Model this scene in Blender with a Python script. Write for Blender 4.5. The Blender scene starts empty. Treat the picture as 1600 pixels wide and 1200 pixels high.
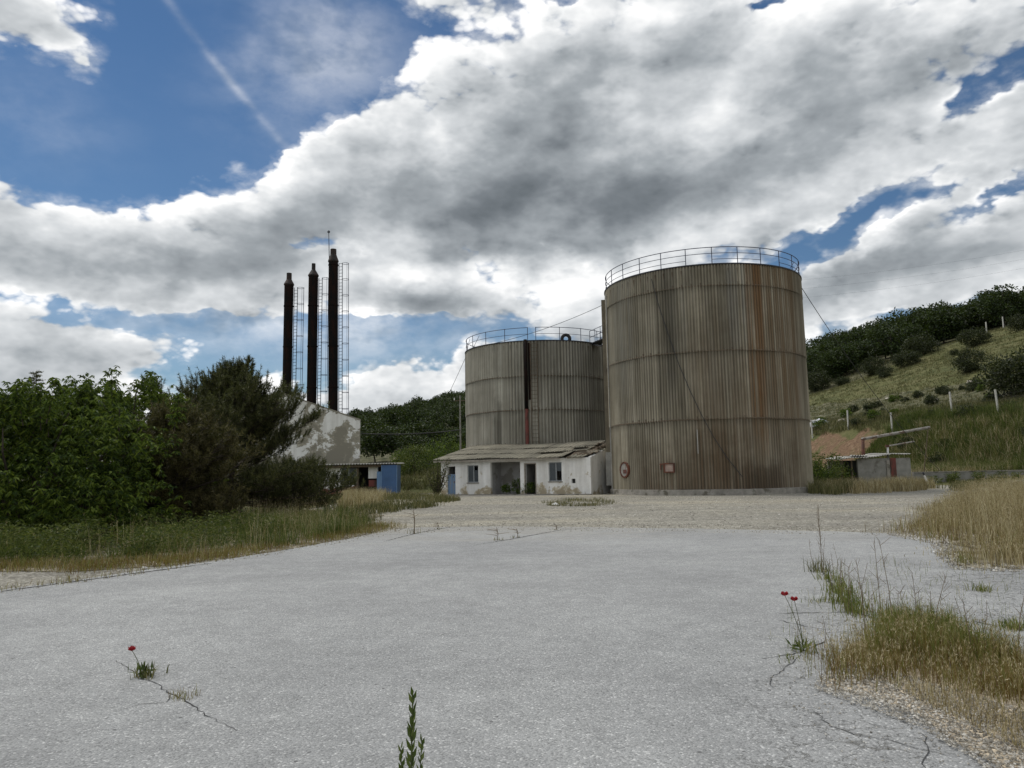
import bpy, math, random
import numpy as np
from mathutils import Vector, Matrix, Quaternion, noise as mnoise
PI = math.pi
R_ = math.radians
S = bpy.context.scene
COL = S.collection
rng = np.random.default_rng(11)
random.seed(5)

# ------------------------------------------------------------------ camera, world, sun, exposure
EYE = Vector((0, 0, 1.5)); PITCH = R_(6.6); ROLL = R_(-1.1); FPX = 1200.0
camd = bpy.data.cameras.new('camera'); cam = bpy.data.objects.new('camera', camd); COL.objects.link(cam)
camd.sensor_width = 36; camd.lens = 36 * FPX / 1600; camd.clip_end = 8000; camd.clip_start = 0.05
CM = Matrix.Rotation(PI / 2 + PITCH, 3, 'X') @ Matrix.Rotation(ROLL, 3, 'Z')
cam.matrix_world = Matrix.Translation(EYE) @ CM.to_4x4()
S.camera = cam
S.view_settings.view_transform = 'Standard'; S.view_settings.look = 'None'
S.view_settings.exposure = 0.34; S.view_settings.gamma = 1
S.cycles.max_bounces = 6; S.cycles.transparent_max_bounces = 8
S.cycles.use_denoising = True

def ray(u, v):
    return (CM @ Vector(((u - 800) / FPX, (600 - v) / FPX, -1))).normalized()
def G(u, v, z=0.0):
    d = ray(u, v); return EYE + d * ((z - EYE.z) / d.z)
def atY(u, v, Y):
    d = ray(u, v); return EYE + d * (Y / d.y)

def nd(nt, typ, ins=None, **props):
    n = nt.nodes.new(typ)
    for k, v in props.items(): setattr(n, k, v)
    for k, v in (ins or {}).items():
        s = n.inputs[k]
        if isinstance(v, bpy.types.NodeSocket): nt.links.new(v, s)
        else: s.default_value = v
    return n
def mth(nt, op, a, b=0.0, c=None, clamp=False):
    n = nd(nt, 'ShaderNodeMath', {0: a, 1: b}, operation=op, use_clamp=clamp)
    if c is not None:
        if isinstance(c, bpy.types.NodeSocket): nt.links.new(c, n.inputs[2])
        else: n.inputs[2].default_value = c
    return n.outputs[0]
def sstep(nt, x, a, b, lo=0.0, hi=1.0):
    return nd(nt, 'ShaderNodeMapRange', {0: x, 1: a, 2: b, 3: lo, 4: hi}, interpolation_type='SMOOTHSTEP').outputs[0]
def ramp(nt, fac, stops, interp='LINEAR'):
    n = nd(nt, 'ShaderNodeValToRGB', {0: fac}); e = n.color_ramp; e.interpolation = interp
    while len(e.elements) < len(stops): e.elements.new(0.5)
    for el, (p, c) in zip(e.elements, stops):
        el.position = p; el.color = (c[0], c[1], c[2], 1) if len(c) == 3 else c
    return n.outputs[0]
def mix(nt, fac, a, b, blend='MIX'):
    n = nd(nt, 'ShaderNodeMix', data_type='RGBA', blend_type=blend)
    for i, v in ((0, fac), (6, a), (7, b)):
        if isinstance(v, bpy.types.NodeSocket): nt.links.new(v, n.inputs[i])
        elif i == 0: n.inputs[0].default_value = v
        else: n.inputs[i].default_value = (*v, 1)
    return n.outputs[2]
def noise(nt, vec, scale, detail=4, rough=0.55, dist=0.0):
    return nd(nt, 'ShaderNodeTexNoise', {'Vector': vec, 'Scale': scale, 'Detail': detail, 'Roughness': rough, 'Distortion': dist}).outputs[0]

SUN_EL, SUN_AZ = R_(58), R_(-55)      # azimuth measured from +Y towards +X
SUNV = Vector((math.sin(SUN_AZ) * math.cos(SUN_EL), math.cos(SUN_AZ) * math.cos(SUN_EL), math.sin(SUN_EL)))
def build_world():
    W = bpy.data.worlds.new('World'); S.world = W; W.use_nodes = True
    nt = W.node_tree; nt.nodes.clear()
    sky = nd(nt, 'ShaderNodeTexSky', sky_type='NISHITA', sun_disc=False, sun_elevation=SUN_EL, sun_rotation=SUN_AZ,
             altitude=900, air_density=1.15, dust_density=0.02, ozone_density=3.0)
    hs = nd(nt, 'ShaderNodeHueSaturation', {'Saturation': 1.14, 'Color': sky.outputs[0]})
    bg = nd(nt, 'ShaderNodeBackground', {0: hs.outputs[0], 1: 0.054})
    tc = nd(nt, 'ShaderNodeTexCoord'); D = nd(nt, 'ShaderNodeVectorMath', {0: tc.outputs['Generated']}, operation='NORMALIZE').outputs[0]
    sx = nd(nt, 'ShaderNodeSeparateXYZ', {0: D})
    az = mth(nt, 'ARCTAN2', sx.outputs[0], sx.outputs[1]); el = mth(nt, 'ARCSINE', sx.outputs[2])
    P0 = nd(nt, 'ShaderNodeCombineXYZ', {0: az, 1: el, 2: 0.0}).outputs[0]
    Dz = nd(nt, 'ShaderNodeVectorMath', {0: D, 1: (1, 1, 1.7)}, operation='MULTIPLY').outputs[0]
    # turbulent warp so that cloud borders billow
    w1 = nd(nt, 'ShaderNodeTexNoise', {'Vector': Dz, 'Scale': 7.0, 'Detail': 5.0, 'Roughness': 0.6})
    wv = nd(nt, 'ShaderNodeVectorMath', {0: w1.outputs['Color'], 1: (0.5, 0.5, 0.5)}, operation='SUBTRACT').outputs[0]
    wv = nd(nt, 'ShaderNodeVectorMath', {0: wv, 1: (0.10, 0.08, 0)}, operation='MULTIPLY').outputs[0]
    P = nd(nt, 'ShaderNodeVectorMath', {0: P0, 1: wv}, operation='ADD').outputs[0]
    def gsum(items, vec, start):
        acc = start
        for (u, v, su, sv, ang, amp) in items:
            d = ray(u, v); a = math.atan2(d.x, d.y); e = math.asin(d.z)
            mp = nd(nt, 'ShaderNodeMapping', {'Vector': vec, 'Location': (a, e, 0), 'Rotation': (0, 0, R_(ang)), 'Scale': (su / 1200, sv / 1200, 1)}, vector_type='TEXTURE').outputs[0]
            q = nd(nt, 'ShaderNodeVectorMath', {0: mp, 1: mp}, operation='DOT_PRODUCT').outputs['Value']
            g = mth(nt, 'EXPONENT', mth(nt, 'MULTIPLY', q, -1.0))
            acc = mth(nt, 'MULTIPLY_ADD', g, amp, acc)
        return acc
    holes = [(310, 120, 215, 150, 0, -1.5), (110, 225, 170, 75, 5, -1.1), (520, 55, 110, 85, 25, -0.9), (330, 225, 90, 50, 30, -0.6),
             (240, 497, 270, 17, 0, -0.55), (360, 575, 115, 30, 5, -0.85), (300, 590, 60, 18, 0, -0.4),
             (480, 392, 48, 16, 10, -0.55), (560, 400, 40, 16, 0, -0.45), (585, 530, 160, 30, 5, -1.15), (500, 560, 80, 55, 0, -0.6), (690, 575, 45, 35, 0, -0.5),
             (1305, 362, 110, 19, 20, -1.0), (1530, 155, 85, 20, 20, -.8), (1575, 297, 60, 11, 20, -0.8), (1430, 325, 50, 8, 15, -.45),
             (1415, 490, 55, 9, 5, -0.75), (1200, 4, 40, 8, 0, -0.5), (880, 3, 40, 7, 0, -0.4), (30, 190, 70, 70, 0, -0.4), (1230, 385, 40, 22, 30, -.5)]
    puffs = [(50, 40, 105, 45, -25, .62), (90, 570, 180, 36, -3, .5), (640, 450, 70, 40, 0, .55), (640, 600, 95, 38, 0, .5), (1000, 200, 400, 150, 10, .5), (150, 370, 260, 60, 3, .5),
             (620, 360, 55, 24, 0, .35), (1400, 400, 150, 60, 15, .4), (540, 235, 120, 60, 25, .75), (170, 400, 270, 60, 3, .5), (430, 320, 120, 60, 0, .4), (1480, 230, 140, 40, 15, .35), (1350, 250, 160, 60, 10, .3), (1400, 450, 220, 40, 8, .4), (640, 455, 80, 40, 0, .4), (650, 290, 170, 60, 0, .5), (930, 330, 200, 60, 0, .4)]
    cov = gsum(holes + puffs, P, 0.50)
    def fbm(vec):
        a = noise(nt, vec, 6.0, 10, 0.60)
        b = nd(nt, 'ShaderNodeTexVoronoi', {'Vector': vec, 'Scale': 13.0, 'Detail': 3.0, 'Roughness': 0.6}, feature='F1').outputs['Distance']
        return mth(nt, 'MULTIPLY_ADD', b, -0.55, a)
    Dw = nd(nt, 'ShaderNodeVectorMath', {0: Dz, 1: nd(nt, 'ShaderNodeVectorMath', {0: wv, 1: (.35, .35, .35)}, operation='MULTIPLY').outputs[0]}, operation='ADD').outputs[0]
    n1 = fbm(Dw)
    off = nd(nt, 'ShaderNodeVectorMath', {0: Dw, 1: (-0.016, 0.0, 0.030)}, operation='ADD').outputs[0]
    n2 = fbm(off)
    F = mth(nt, 'MULTIPLY_ADD', mth(nt, 'SUBTRACT', n1, 0.06), 1.25, cov)
    alpha = sstep(nt, F, -0.05, 0.27)
    # thin veil and a soft contrail
    veil = gsum([(500, 90, 130, 95, 20, .40), (330, 90, 190, 6, -43, .30), (310, 495, 330, 40, 0, .45), (560, 470, 190, 60, 0, .55), (560, 560, 160, 50, 0, .3), (60, 190, 90, 70, 0, .12)], P0, 0.0)
    vn = sstep(nt, noise(nt, Dz, 9, 6, 0.6), 0.2, 0.75)
    veil = mth(nt, 'MULTIPLY', veil, vn)
    fringe = mth(nt, 'MULTIPLY', sstep(nt, F, -0.42, 0.12), mth(nt, 'MULTIPLY', sstep(nt, noise(nt, Dw, 11, 7, .62), .36, .72), .62))
    alpha = mth(nt, 'MAXIMUM', alpha, fringe)
    a2 = mth(nt, 'MAXIMUM', alpha, mth(nt, 'MULTIPLY', veil, 1.0, clamp=True))
    lightdiff = mth(nt, 'SUBTRACT', n1, n2)
    dark = gsum([(860, 245, 165, 78, 10, .53), (800, 330, 230, 55, 3, .42), (640, 300, 120, 60, 0, .14), (1090, 70, 110, 55, 5, .30), (1060, 310, 240, 48, 12, .30), (1240, 230, 190, 50, 12, .28),
                 (170, 410, 210, 42, 4, .34), (420, 390, 120, 50, 5, .22), (660, 480, 130, 26, 0, .42), (1400, 400, 140, 34, 12, .36), (1330, 450, 190, 28, 10, .22), (1500, 70, 120, 40, 10, .2), (760, 400, 150, 22, 0, .2),
                 (470, 310, 130, 35, 30, .18), (80, 560, 140, 22, 0, .10), (830, 140, 120, 60, 10, .2), (1320, 130, 170, 50, 10, .18)], P, 0.0)
    br = gsum([(400, 255, 90, 45, 25, .22), (270, 300, 130, 28, 8, .2), (900, 440, 120, 26, 0, .22), (1340, 375, 110, 22, 15, .2), (630, 430, 50, 20, 0, .2), (640, 590, 70, 25, 0, .2), (720, 120, 160, 70, 25, .12), (1010, 30, 120, 35, 0, .15), (1560, 200, 60, 24, 20, .14), (950, 490, 80, 30, 0, .16), (1560, 325, 70, 20, 15, .2), (490, 170, 70, 40, 30, .12), (1180, 210, 70, 20, 15, .12), (620, 380, 45, 20, 0, .15), (1480, 30, 60, 25, 10, .15)], P, 0.0)
    soft = sstep(nt, F, 0.05, 0.65)
    crisp = mth(nt, 'MULTIPLY_ADD', soft, -0.66, 1.0)
    r1 = noise(nt, Dw, 5.0, 5, .5); r2 = noise(nt, nd(nt, 'ShaderNodeVectorMath', {0: Dw, 1: (-0.035, 0.0, 0.055)}, operation='ADD').outputs[0], 5.0, 5, .5)
    relief = mth(nt, 'SUBTRACT', r1, r2)
    B = mth(nt, 'MULTIPLY_ADD', mth(nt, 'MULTIPLY', lightdiff, crisp), 0.80, 0.88)
    B = mth(nt, 'MULTIPLY_ADD', relief, 1.0, B)
    B = mth(nt, 'MULTIPLY_ADD', mth(nt, 'SUBTRACT', noise(nt, Dw, 2.6, 3, .5), 0.5), 0.36, B)
    B = mth(nt, 'MULTIPLY_ADD', soft, -0.15, B)
    B = mth(nt, 'ADD', mth(nt, 'MULTIPLY_ADD', dark, -0.74, B), br)
    colr = ramp(nt, B, [(0.0, (.115, .134, .150)), (0.25, (.195, .218, .240)), (0.5, (.36, .39, .415)), (0.75, (.66, .685, .705)), (0.95, (.97, .975, .975)), (1.0, (1.05, 1.05, 1.05))])
    bg2 = nd(nt, 'ShaderNodeBackground', {0: colr, 1: 0.83})
    ms = nd(nt, 'ShaderNodeMixShader', {0: a2, 1: bg.outputs[0], 2: bg2.outputs[0]})
    out = nd(nt, 'ShaderNodeOutputWorld', {0: ms.outputs[0]})
    W.cycles.sampling_method = 'MANUAL'; W.cycles.sample_map_resolution = 512
build_world()
sd = bpy.data.lights.new('sun', 'SUN'); sun = bpy.data.objects.new('sun', sd); COL.objects.link(sun)
sd.energy = 1.5; sd.angle = R_(10); sd.color = (1.0, 0.95, 0.88)
sun.rotation_mode = 'QUATERNION'; sun.rotation_quaternion = (-SUNV).to_track_quat('-Z', 'Y'); sun.location = (0, 0, 60)

# ------------------------------------------------------------------ helpers
def tag(o, label=None, cat=None, group=None, kind=None):
    for k, v in (('label', label), ('category', cat), ('group', group), ('kind', kind)):
        if v: o[k] = v
    return o
def thing(name, label, cat, loc, rz=0.0, group=None):
    o = bpy.data.objects.new(name, None); COL.objects.link(o); o.empty_display_size = .3
    o.location = loc; o.rotation_euler = (0, 0, rz)
    return tag(o, label, cat, group)
def link(name, me, parent=None, loc=(0, 0, 0)):
    o = bpy.data.objects.new(name, me); COL.objects.link(o); o.location = loc
    if parent is not None: o.parent = parent
    return o
def copy_tree(o, parent=None):
    c = o.copy(); COL.objects.link(c)
    if parent is not None: c.parent = parent
    for ch in list(o.children): copy_tree(ch, c)
    return c
class MB:
    """collects shapes; build() makes ONE mesh object. org is subtracted from every vertex."""
    def __init__(s): s.v = []; s.f = []
    def add(s, vs, fs):
        n = len(s.v); s.v += [tuple(p) for p in vs]; s.f += [tuple(i + n for i in f) for f in fs]; return s
    def box(s, c, size, rz=0.0, M=None):
        a, b, d = [k / 2 for k in size]
        ps = [Vector((x, y, z)) for z in (-d, d) for y in (-b, b) for x in (-a, a)]
        M = M or Matrix.Rotation(rz, 3, 'Z')
        return s.add([M @ p + Vector(c) for p in ps], [(0, 2, 3, 1), (4, 5, 7, 6), (0, 1, 5, 4), (2, 6, 7, 3), (0, 4, 6, 2), (1, 3, 7, 5)])
    def frame(s, p, q, ex, ey, n, org=None):
        pass
    def rod(s, a, b, r0, r1=None, n=8, caps=True):
        a = Vector(a); b = Vector(b); r1 = r0 if r1 is None else r1
        d = (b - a); 
        if d.length < 1e-6: return s
        q = d.to_track_quat('Z', 'Y').to_matrix()
        vs = []
        for c, r in ((a, r0), (b, r1)):
            for k in range(n):
                t = 2 * PI * k / n; vs.append(c + q @ Vector((r * math.cos(t), r * math.sin(t), 0)))
        fs = [(k, (k + 1) % n, n + (k + 1) % n, n + k) for k in range(n)]
        if caps: fs += [tuple(range(n - 1, -1, -1)), tuple(range(n, 2 * n))]
        return s.add(vs, fs)
    def tube(s, pts, r, n=6, r_end=None):
        pts = [Vector(p) for p in pts]; m = len(pts); vs = []; fs = []
        for i, p in enumerate(pts):
            d = (pts[min(i + 1, m - 1)] - pts[max(i - 1, 0)]).normalized()
            q = d.to_track_quat('Z', 'Y').to_matrix()
            rr = r if r_end is None else r + (r_end - r) * i / (m - 1)
            for k in range(n):
                t = 2 * PI * k / n; vs.append(p + q @ Vector((rr * math.cos(t), rr * math.sin(t), 0)))
        for i in range(m - 1):
            for k in range(n):
                fs.append((i * n + k, i * n + (k + 1) % n, (i + 1) * n + (k + 1) % n, (i + 1) * n + k))
        fs += [tuple(range(n - 1, -1, -1)), tuple(range((m - 1) * n, m * n))]
        return s.add(vs, fs)
    def ring(s, c, R, r, n=48, m=6, axis='Z', a0=0.0, a1=2 * PI):
        full = abs(a1 - a0 - 2 * PI) < 1e-6; k = n if full else n + 1
        vs = []; fs = []
        for i in range(k):
            t = a0 + (a1 - a0) * i / n
            for j in range(m):
                p = 2 * PI * j / m; rr = R + r * math.cos(p); h = r * math.sin(p)
                q = {'Z': (rr * math.cos(t), rr * math.sin(t), h), 'Y': (rr * math.cos(t), h, rr * math.sin(t)), 'X': (h, rr * math.cos(t), rr * math.sin(t))}[axis]
                vs.append(Vector(c) + Vector(q))
        for i in range(n):
            i2 = (i + 1) % k
            for j in range(m): fs.append((i * m + j, i2 * m + j, i2 * m + (j + 1) % m, i * m + (j + 1) % m))
        return s.add(vs, fs)
    def lathe(s, prof, n=32, c=(0, 0, 0), a0=0.0, a1=2 * PI):
        vs = []; fs = []; full = abs(a1 - a0 - 2 * PI) < 1e-6; k = n if full else n + 1
        for (r, z) in prof:
            for i in range(k):
                t = a0 + (a1 - a0) * i / n; vs.append((c[0] + r * math.cos(t), c[1] + r * math.sin(t), c[2] + z))
        for j in range(len(prof) - 1):
            for i in range(n):
                fs.append((j * k + i, j * k + (i + 1) % k, (j + 1) * k + (i + 1) % k, (j + 1) * k + i))
        return s.add(vs, fs)
    def build(s, name, mat, parent=None, org=(0, 0, 0), smooth=False, loc=(0, 0, 0)):
        me = bpy.data.meshes.new(name); O = Vector(org)
        me.from_pydata([tuple(Vector(p) - O) for p in s.v], [], s.f)
        me.materials.append(mat); me.update()
        if smooth: me.polygons.foreach_set('use_smooth', [True] * len(me.polygons))
        return link(name, me, parent, loc)
def np_mesh(name, V, faces, mats, midx=None, smooth=False):
    me = bpy.data.meshes.new(name)
    fl = []
    for F in faces: fl += np.asarray(F).tolist()
    me.from_pydata(np.asarray(V, float).tolist(), [], fl)
    for m in mats: me.materials.append(m)
    if midx is not None: me.polygons.foreach_set('material_index', np.asarray(midx, np.int32))
    if smooth: me.polygons.foreach_set('use_smooth', np.ones(len(me.polygons), bool))
    me.update(); return me
def unit(a): return a / np.maximum(np.linalg.norm(a, axis=1, keepdims=True), 1e-9)
def leaf_quads(C, Dn, L, Wd, rg, fold=0.0):
    """rhombic leaves: C base points, Dn directions"""
    n = len(C); Dn = unit(Dn); side = unit(np.cross(Dn, rg.normal(size=(n, 3))))
    L = np.broadcast_to(np.asarray(L, float), (n,))[:, None]; Wd = np.broadcast_to(np.asarray(Wd, float), (n,))[:, None]
    m = C + Dn * L * .45
    V = np.stack([C, m + side * Wd * .5, C + Dn * L - np.array([0, 0, 1]) * L * fold, m - side * Wd * .5], 1).reshape(-1, 3)
    F = np.arange(n * 4).reshape(-1, 4)
    return V, F
def needle_tris(C, Dn, L, Wd, rg):
    n = len(C); Dn = unit(Dn); side = unit(np.cross(Dn, rg.normal(size=(n, 3))))
    L = np.broadcast_to(np.asarray(L, float), (n,))[:, None]
    V = np.stack([C + side * Wd * .5, C - side * Wd * .5, C + Dn * L], 1).reshape(-1, 3)
    return V, np.arange(n * 3).reshape(-1, 3)
def blades(Pn, H, Wd, rg, lean=.35, bend=.5):
    n = len(Pn); a = rg.uniform(0, 2 * PI, n); az = rg.uniform(0, 2 * PI, n)
    side = np.stack([np.cos(a), np.sin(a), np.zeros(n)], 1); ld = np.stack([np.cos(az), np.sin(az), np.zeros(n)], 1)
    H = np.broadcast_to(np.asarray(H, float), (n,))[:, None]; Wd = np.broadcast_to(np.asarray(Wd, float), (n,))[:, None]
    le = np.abs(rg.normal(0, lean, n))[:, None]; up = np.array([0, 0, 1.0])
    m = Pn + up * H * .55 + ld * H * le * .3; t = Pn + up * H * (1 - .25 * le) + ld * H * le * (.6 + bend)
    V = np.stack([Pn - side * Wd * .5, Pn + side * Wd * .5, m + side * Wd * .36, m - side * Wd * .36, t], 1).reshape(-1, 3)
    b = np.arange(n)[:, None] * 5
    return V, b + np.array([[0, 1, 2, 3]]), b + np.array([[3, 2, 4]])
def pinp(poly, X, Y):
    poly = np.asarray(poly, float); c = np.zeros(len(X), bool); j = len(poly) - 1
    for i in range(len(poly)):
        xi, yi = poly[i]; xj, yj = poly[j]
        k = ((yi > Y) != (yj > Y)) & (X < (xj - xi) * (Y - yi) / (yj - yi + 1e-12) + xi); c ^= k; j = i
    return c
def scatter(poly, n, rg):
    poly = np.asarray(poly, float); lo = poly.min(0); hi = poly.max(0); out = np.zeros((0, 2))
    while len(out) < n:
        q = rg.uniform(lo, hi, (n * 2, 2)); q = q[pinp(poly, q[:, 0], q[:, 1])]; out = np.vstack([out, q])
    return out[:n]
def pix_poly(pts): return [tuple(G(u, v).xy) for u, v in pts]
def vnoise(x, y, sc, seed=0.0):
    return np.array([mnoise.noise(Vector((a * sc + seed, b * sc - seed, seed))) for a, b in zip(np.ravel(x), np.ravel(y))]).reshape(np.shape(x))

# ------------------------------------------------------------------ materials
def new_mat(name):
    m = bpy.data.materials.new(name); m.use_nodes = True; nt = m.node_tree
    p = nt.nodes['Principled BSDF']; return m, nt, p
def setc(nt, p, c):
    if isinstance(c, bpy.types.NodeSocket): nt.links.new(c, p.inputs['Base Color'])
    else: p.inputs['Base Color'].default_value = (*c, 1)
def bump(nt, p, h, dist, strength=1.0):
    b = nd(nt, 'ShaderNodeBump', {'Height': h, 'Distance': dist, 'Strength': strength}); nt.links.new(b.outputs[0], p.inputs['Normal'])
def objco(nt): return nd(nt, 'ShaderNodeTexCoord').outputs['Object']
def scalev(nt, v, s): return nd(nt, 'ShaderNodeVectorMath', {0: v, 1: s}, operation='MULTIPLY').outputs[0]
def plain(name, c, rough=.7, var=.25, sc=6.0, metal=0.0, dirt=None):
    m, nt, p = new_mat(name); o = objco(nt)
    n = noise(nt, o, sc, 6, .6); c1 = tuple(k * (1 - var) for k in c); c2 = tuple(min(1, k * (1 + var)) for k in c)
    col = ramp(nt, n, [(.3, c1), (.7, c2)])
    if dirt: col = mix(nt, sstep(nt, noise(nt, o, sc * .6, 8, .65), .52, .62), col, dirt)
    setc(nt, p, col); p.inputs['Roughness'].default_value = rough; p.inputs['Metallic'].default_value = metal
    bump(nt, p, n, .004, .4); return m
def leafmat(name, stops, trans=.25, rough=.55, sc=.8):
    m, nt, p = new_mat(name)
    g = nd(nt, 'ShaderNodeNewGeometry'); o = objco(nt)
    f = mth(nt, 'MULTIPLY_ADD', noise(nt, o, sc, 3, .6), .9, mth(nt, 'MULTIPLY_ADD', g.outputs['Random Per Island'], .75, -.32))
    col = ramp(nt, f, stops); setc(nt, p, col); p.inputs['Roughness'].default_value = rough
    p.inputs['Specular IOR Level'].default_value = .25
    t = nd(nt, 'ShaderNodeBsdfTranslucent', {0: mix(nt, .5, col, (.12, .16, .02))})
    ms = nd(nt, 'ShaderNodeMixShader', {0: trans, 1: p.outputs[0], 2: t.outputs[0]})
    nt.links.new(ms.outputs[0], nt.nodes['Material Output'].inputs[0]); return m

def asphalt_mat():
    m, nt, p = new_mat('worn_asphalt'); o = objco(nt)
    big = noise(nt, o, .35, 4, .6); mid = noise(nt, o, 3.5, 6, .65)
    vo = nd(nt, 'ShaderNodeTexVoronoi', {'Vector': o, 'Scale': 88.0}, feature='F1')
    r = nd(nt, 'ShaderNodeSeparateColor', {0: vo.outputs['Color']}).outputs[0]
    stone = ramp(nt, r, [(0, (.13, .132, .132)), (.25, (.24, .243, .243)), (.7, (.31, .313, .313)), (.91, (.36, .362, .36)), (.95, (.52, .52, .51)), (1, (.66, .66, .65))])
    col = mix(nt, .35, stone, (.280, .283, .281))
    col = mix(nt, 1.0, col, ramp(nt, big, [(.3, (.84, .84, .84)), (.7, (1.12, 1.12, 1.11))]), 'MULTIPLY')
    col = mix(nt, 1.0, col, ramp(nt, mid, [(.3, (.88, .88, .88)), (.7, (1.1, 1.1, 1.1))]), 'MULTIPLY')
    st_ = noise(nt, scalev(nt, o, (.35, .8, 1)), .5, 7, .68, .4)
    col = mix(nt, 1.0, col, ramp(nt, st_, [(.36, (.88, .88, .885)), (.44, (.97, .97, .97)), (.56, (1.0, 1.0, 1.0)), (.66, (1.07, 1.07, 1.06))]), 'MULTIPLY')
    xs0 = nd(nt, 'ShaderNodeSeparateXYZ', {0: o})
    dust = sstep(nt, mth(nt, 'MULTIPLY_ADD', mth(nt, 'SUBTRACT', noise(nt, scalev(nt, o, (.6, 1.5, 1)), .6, 6, .65), .5), 12.0, xs0.outputs[1]), 15.5, 22.5)
    col = mix(nt, mth(nt, 'MULTIPLY', dust, .75), col, mix(nt, mid, (.21, .20, .175), (.34, .325, .29)))
    # dark tar specks
    v2 = nd(nt, 'ShaderNodeTexVoronoi', {'Vector': o, 'Scale': 9.0}, feature='F1')
    sp = mth(nt, 'MULTIPLY', mth(nt, 'LESS_THAN', v2.outputs['Distance'], .11), mth(nt, 'GREATER_THAN', nd(nt, 'ShaderNodeSeparateColor', {0: v2.outputs['Color']}).outputs[1], .75))
    col = mix(nt, mth(nt, 'MULTIPLY', sp, .75), col, (.07, .07, .07))
    # cracking: stronger towards the broken right side
    wv = nd(nt, 'ShaderNodeVectorMath', {0: o, 1: scalev(nt, nd(nt, 'ShaderNodeTexNoise', {'Vector': o, 'Scale': 5.0, 'Detail': 8.0, 'Roughness': .7}).outputs['Color'], (.42, .42, 0))}, operation='ADD').outputs[0]
    ck = nd(nt, 'ShaderNodeTexVoronoi', {'Vector': wv, 'Scale': 4.4}, feature='DISTANCE_TO_EDGE').outputs[0]
    ck2 = nd(nt, 'ShaderNodeTexVoronoi', {'Vector': wv, 'Scale': .55}, feature='DISTANCE_TO_EDGE').outputs[0]
    xs = nd(nt, 'ShaderNodeSeparateXYZ', {0: o})
    # distance from the broken line running from the weeds to the patch
    a, b = G(1240, 1190), G(1330, 930); nrm = Vector((b.y - a.y, -(b.x - a.x))).normalized()
    dl = mth(nt, 'ADD', mth(nt, 'ADD', mth(nt, 'MULTIPLY', xs.outputs[0], nrm.x), mth(nt, 'MULTIPLY', xs.outputs[1], nrm.y)), -(nrm.x * a.x + nrm.y * a.y))
    reg = mth(nt, 'MULTIPLY', sstep(nt, mth(nt, 'MULTIPLY_ADD', noise(nt, o, .8, 4), 2.6, dl), .55, 1.7), sstep(nt, xs.outputs[1], 13, 10))
    c1 = mth(nt, 'MULTIPLY', mth(nt, 'MULTIPLY', mth(nt, 'LESS_THAN', ck, .016), mth(nt, 'GREATER_THAN', noise(nt, o, 1.7, 3), .44)), reg)
    c2 = mth(nt, 'MULTIPLY', mth(nt, 'LESS_THAN', ck2, .0035), mth(nt, 'GREATER_THAN', noise(nt, o, .45, 2), .60))
    c2 = mth(nt, 'MULTIPLY', c2, sstep(nt, xs.outputs[0], 1.5, 4.0))
    cr = mth(nt, 'MAXIMUM', c1, c2)
    col = mix(nt, 1.0, col, (1.09, 1.10, 1.105), 'MULTIPLY')
    col = mix(nt, mth(nt, 'MULTIPLY', cr, .6), col, (.075, .07, .06))
    setc(nt, p, col); p.inputs['Roughness'].default_value = .85; p.inputs['Specular IOR Level'].default_value = .3
    bump(nt, p, mth(nt, 'SUBTRACT', mth(nt, 'MULTIPLY', vo.outputs['Distance'], -1.0), mth(nt, 'MULTIPLY', cr, 1.5)), .006, .8)
    return m
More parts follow.
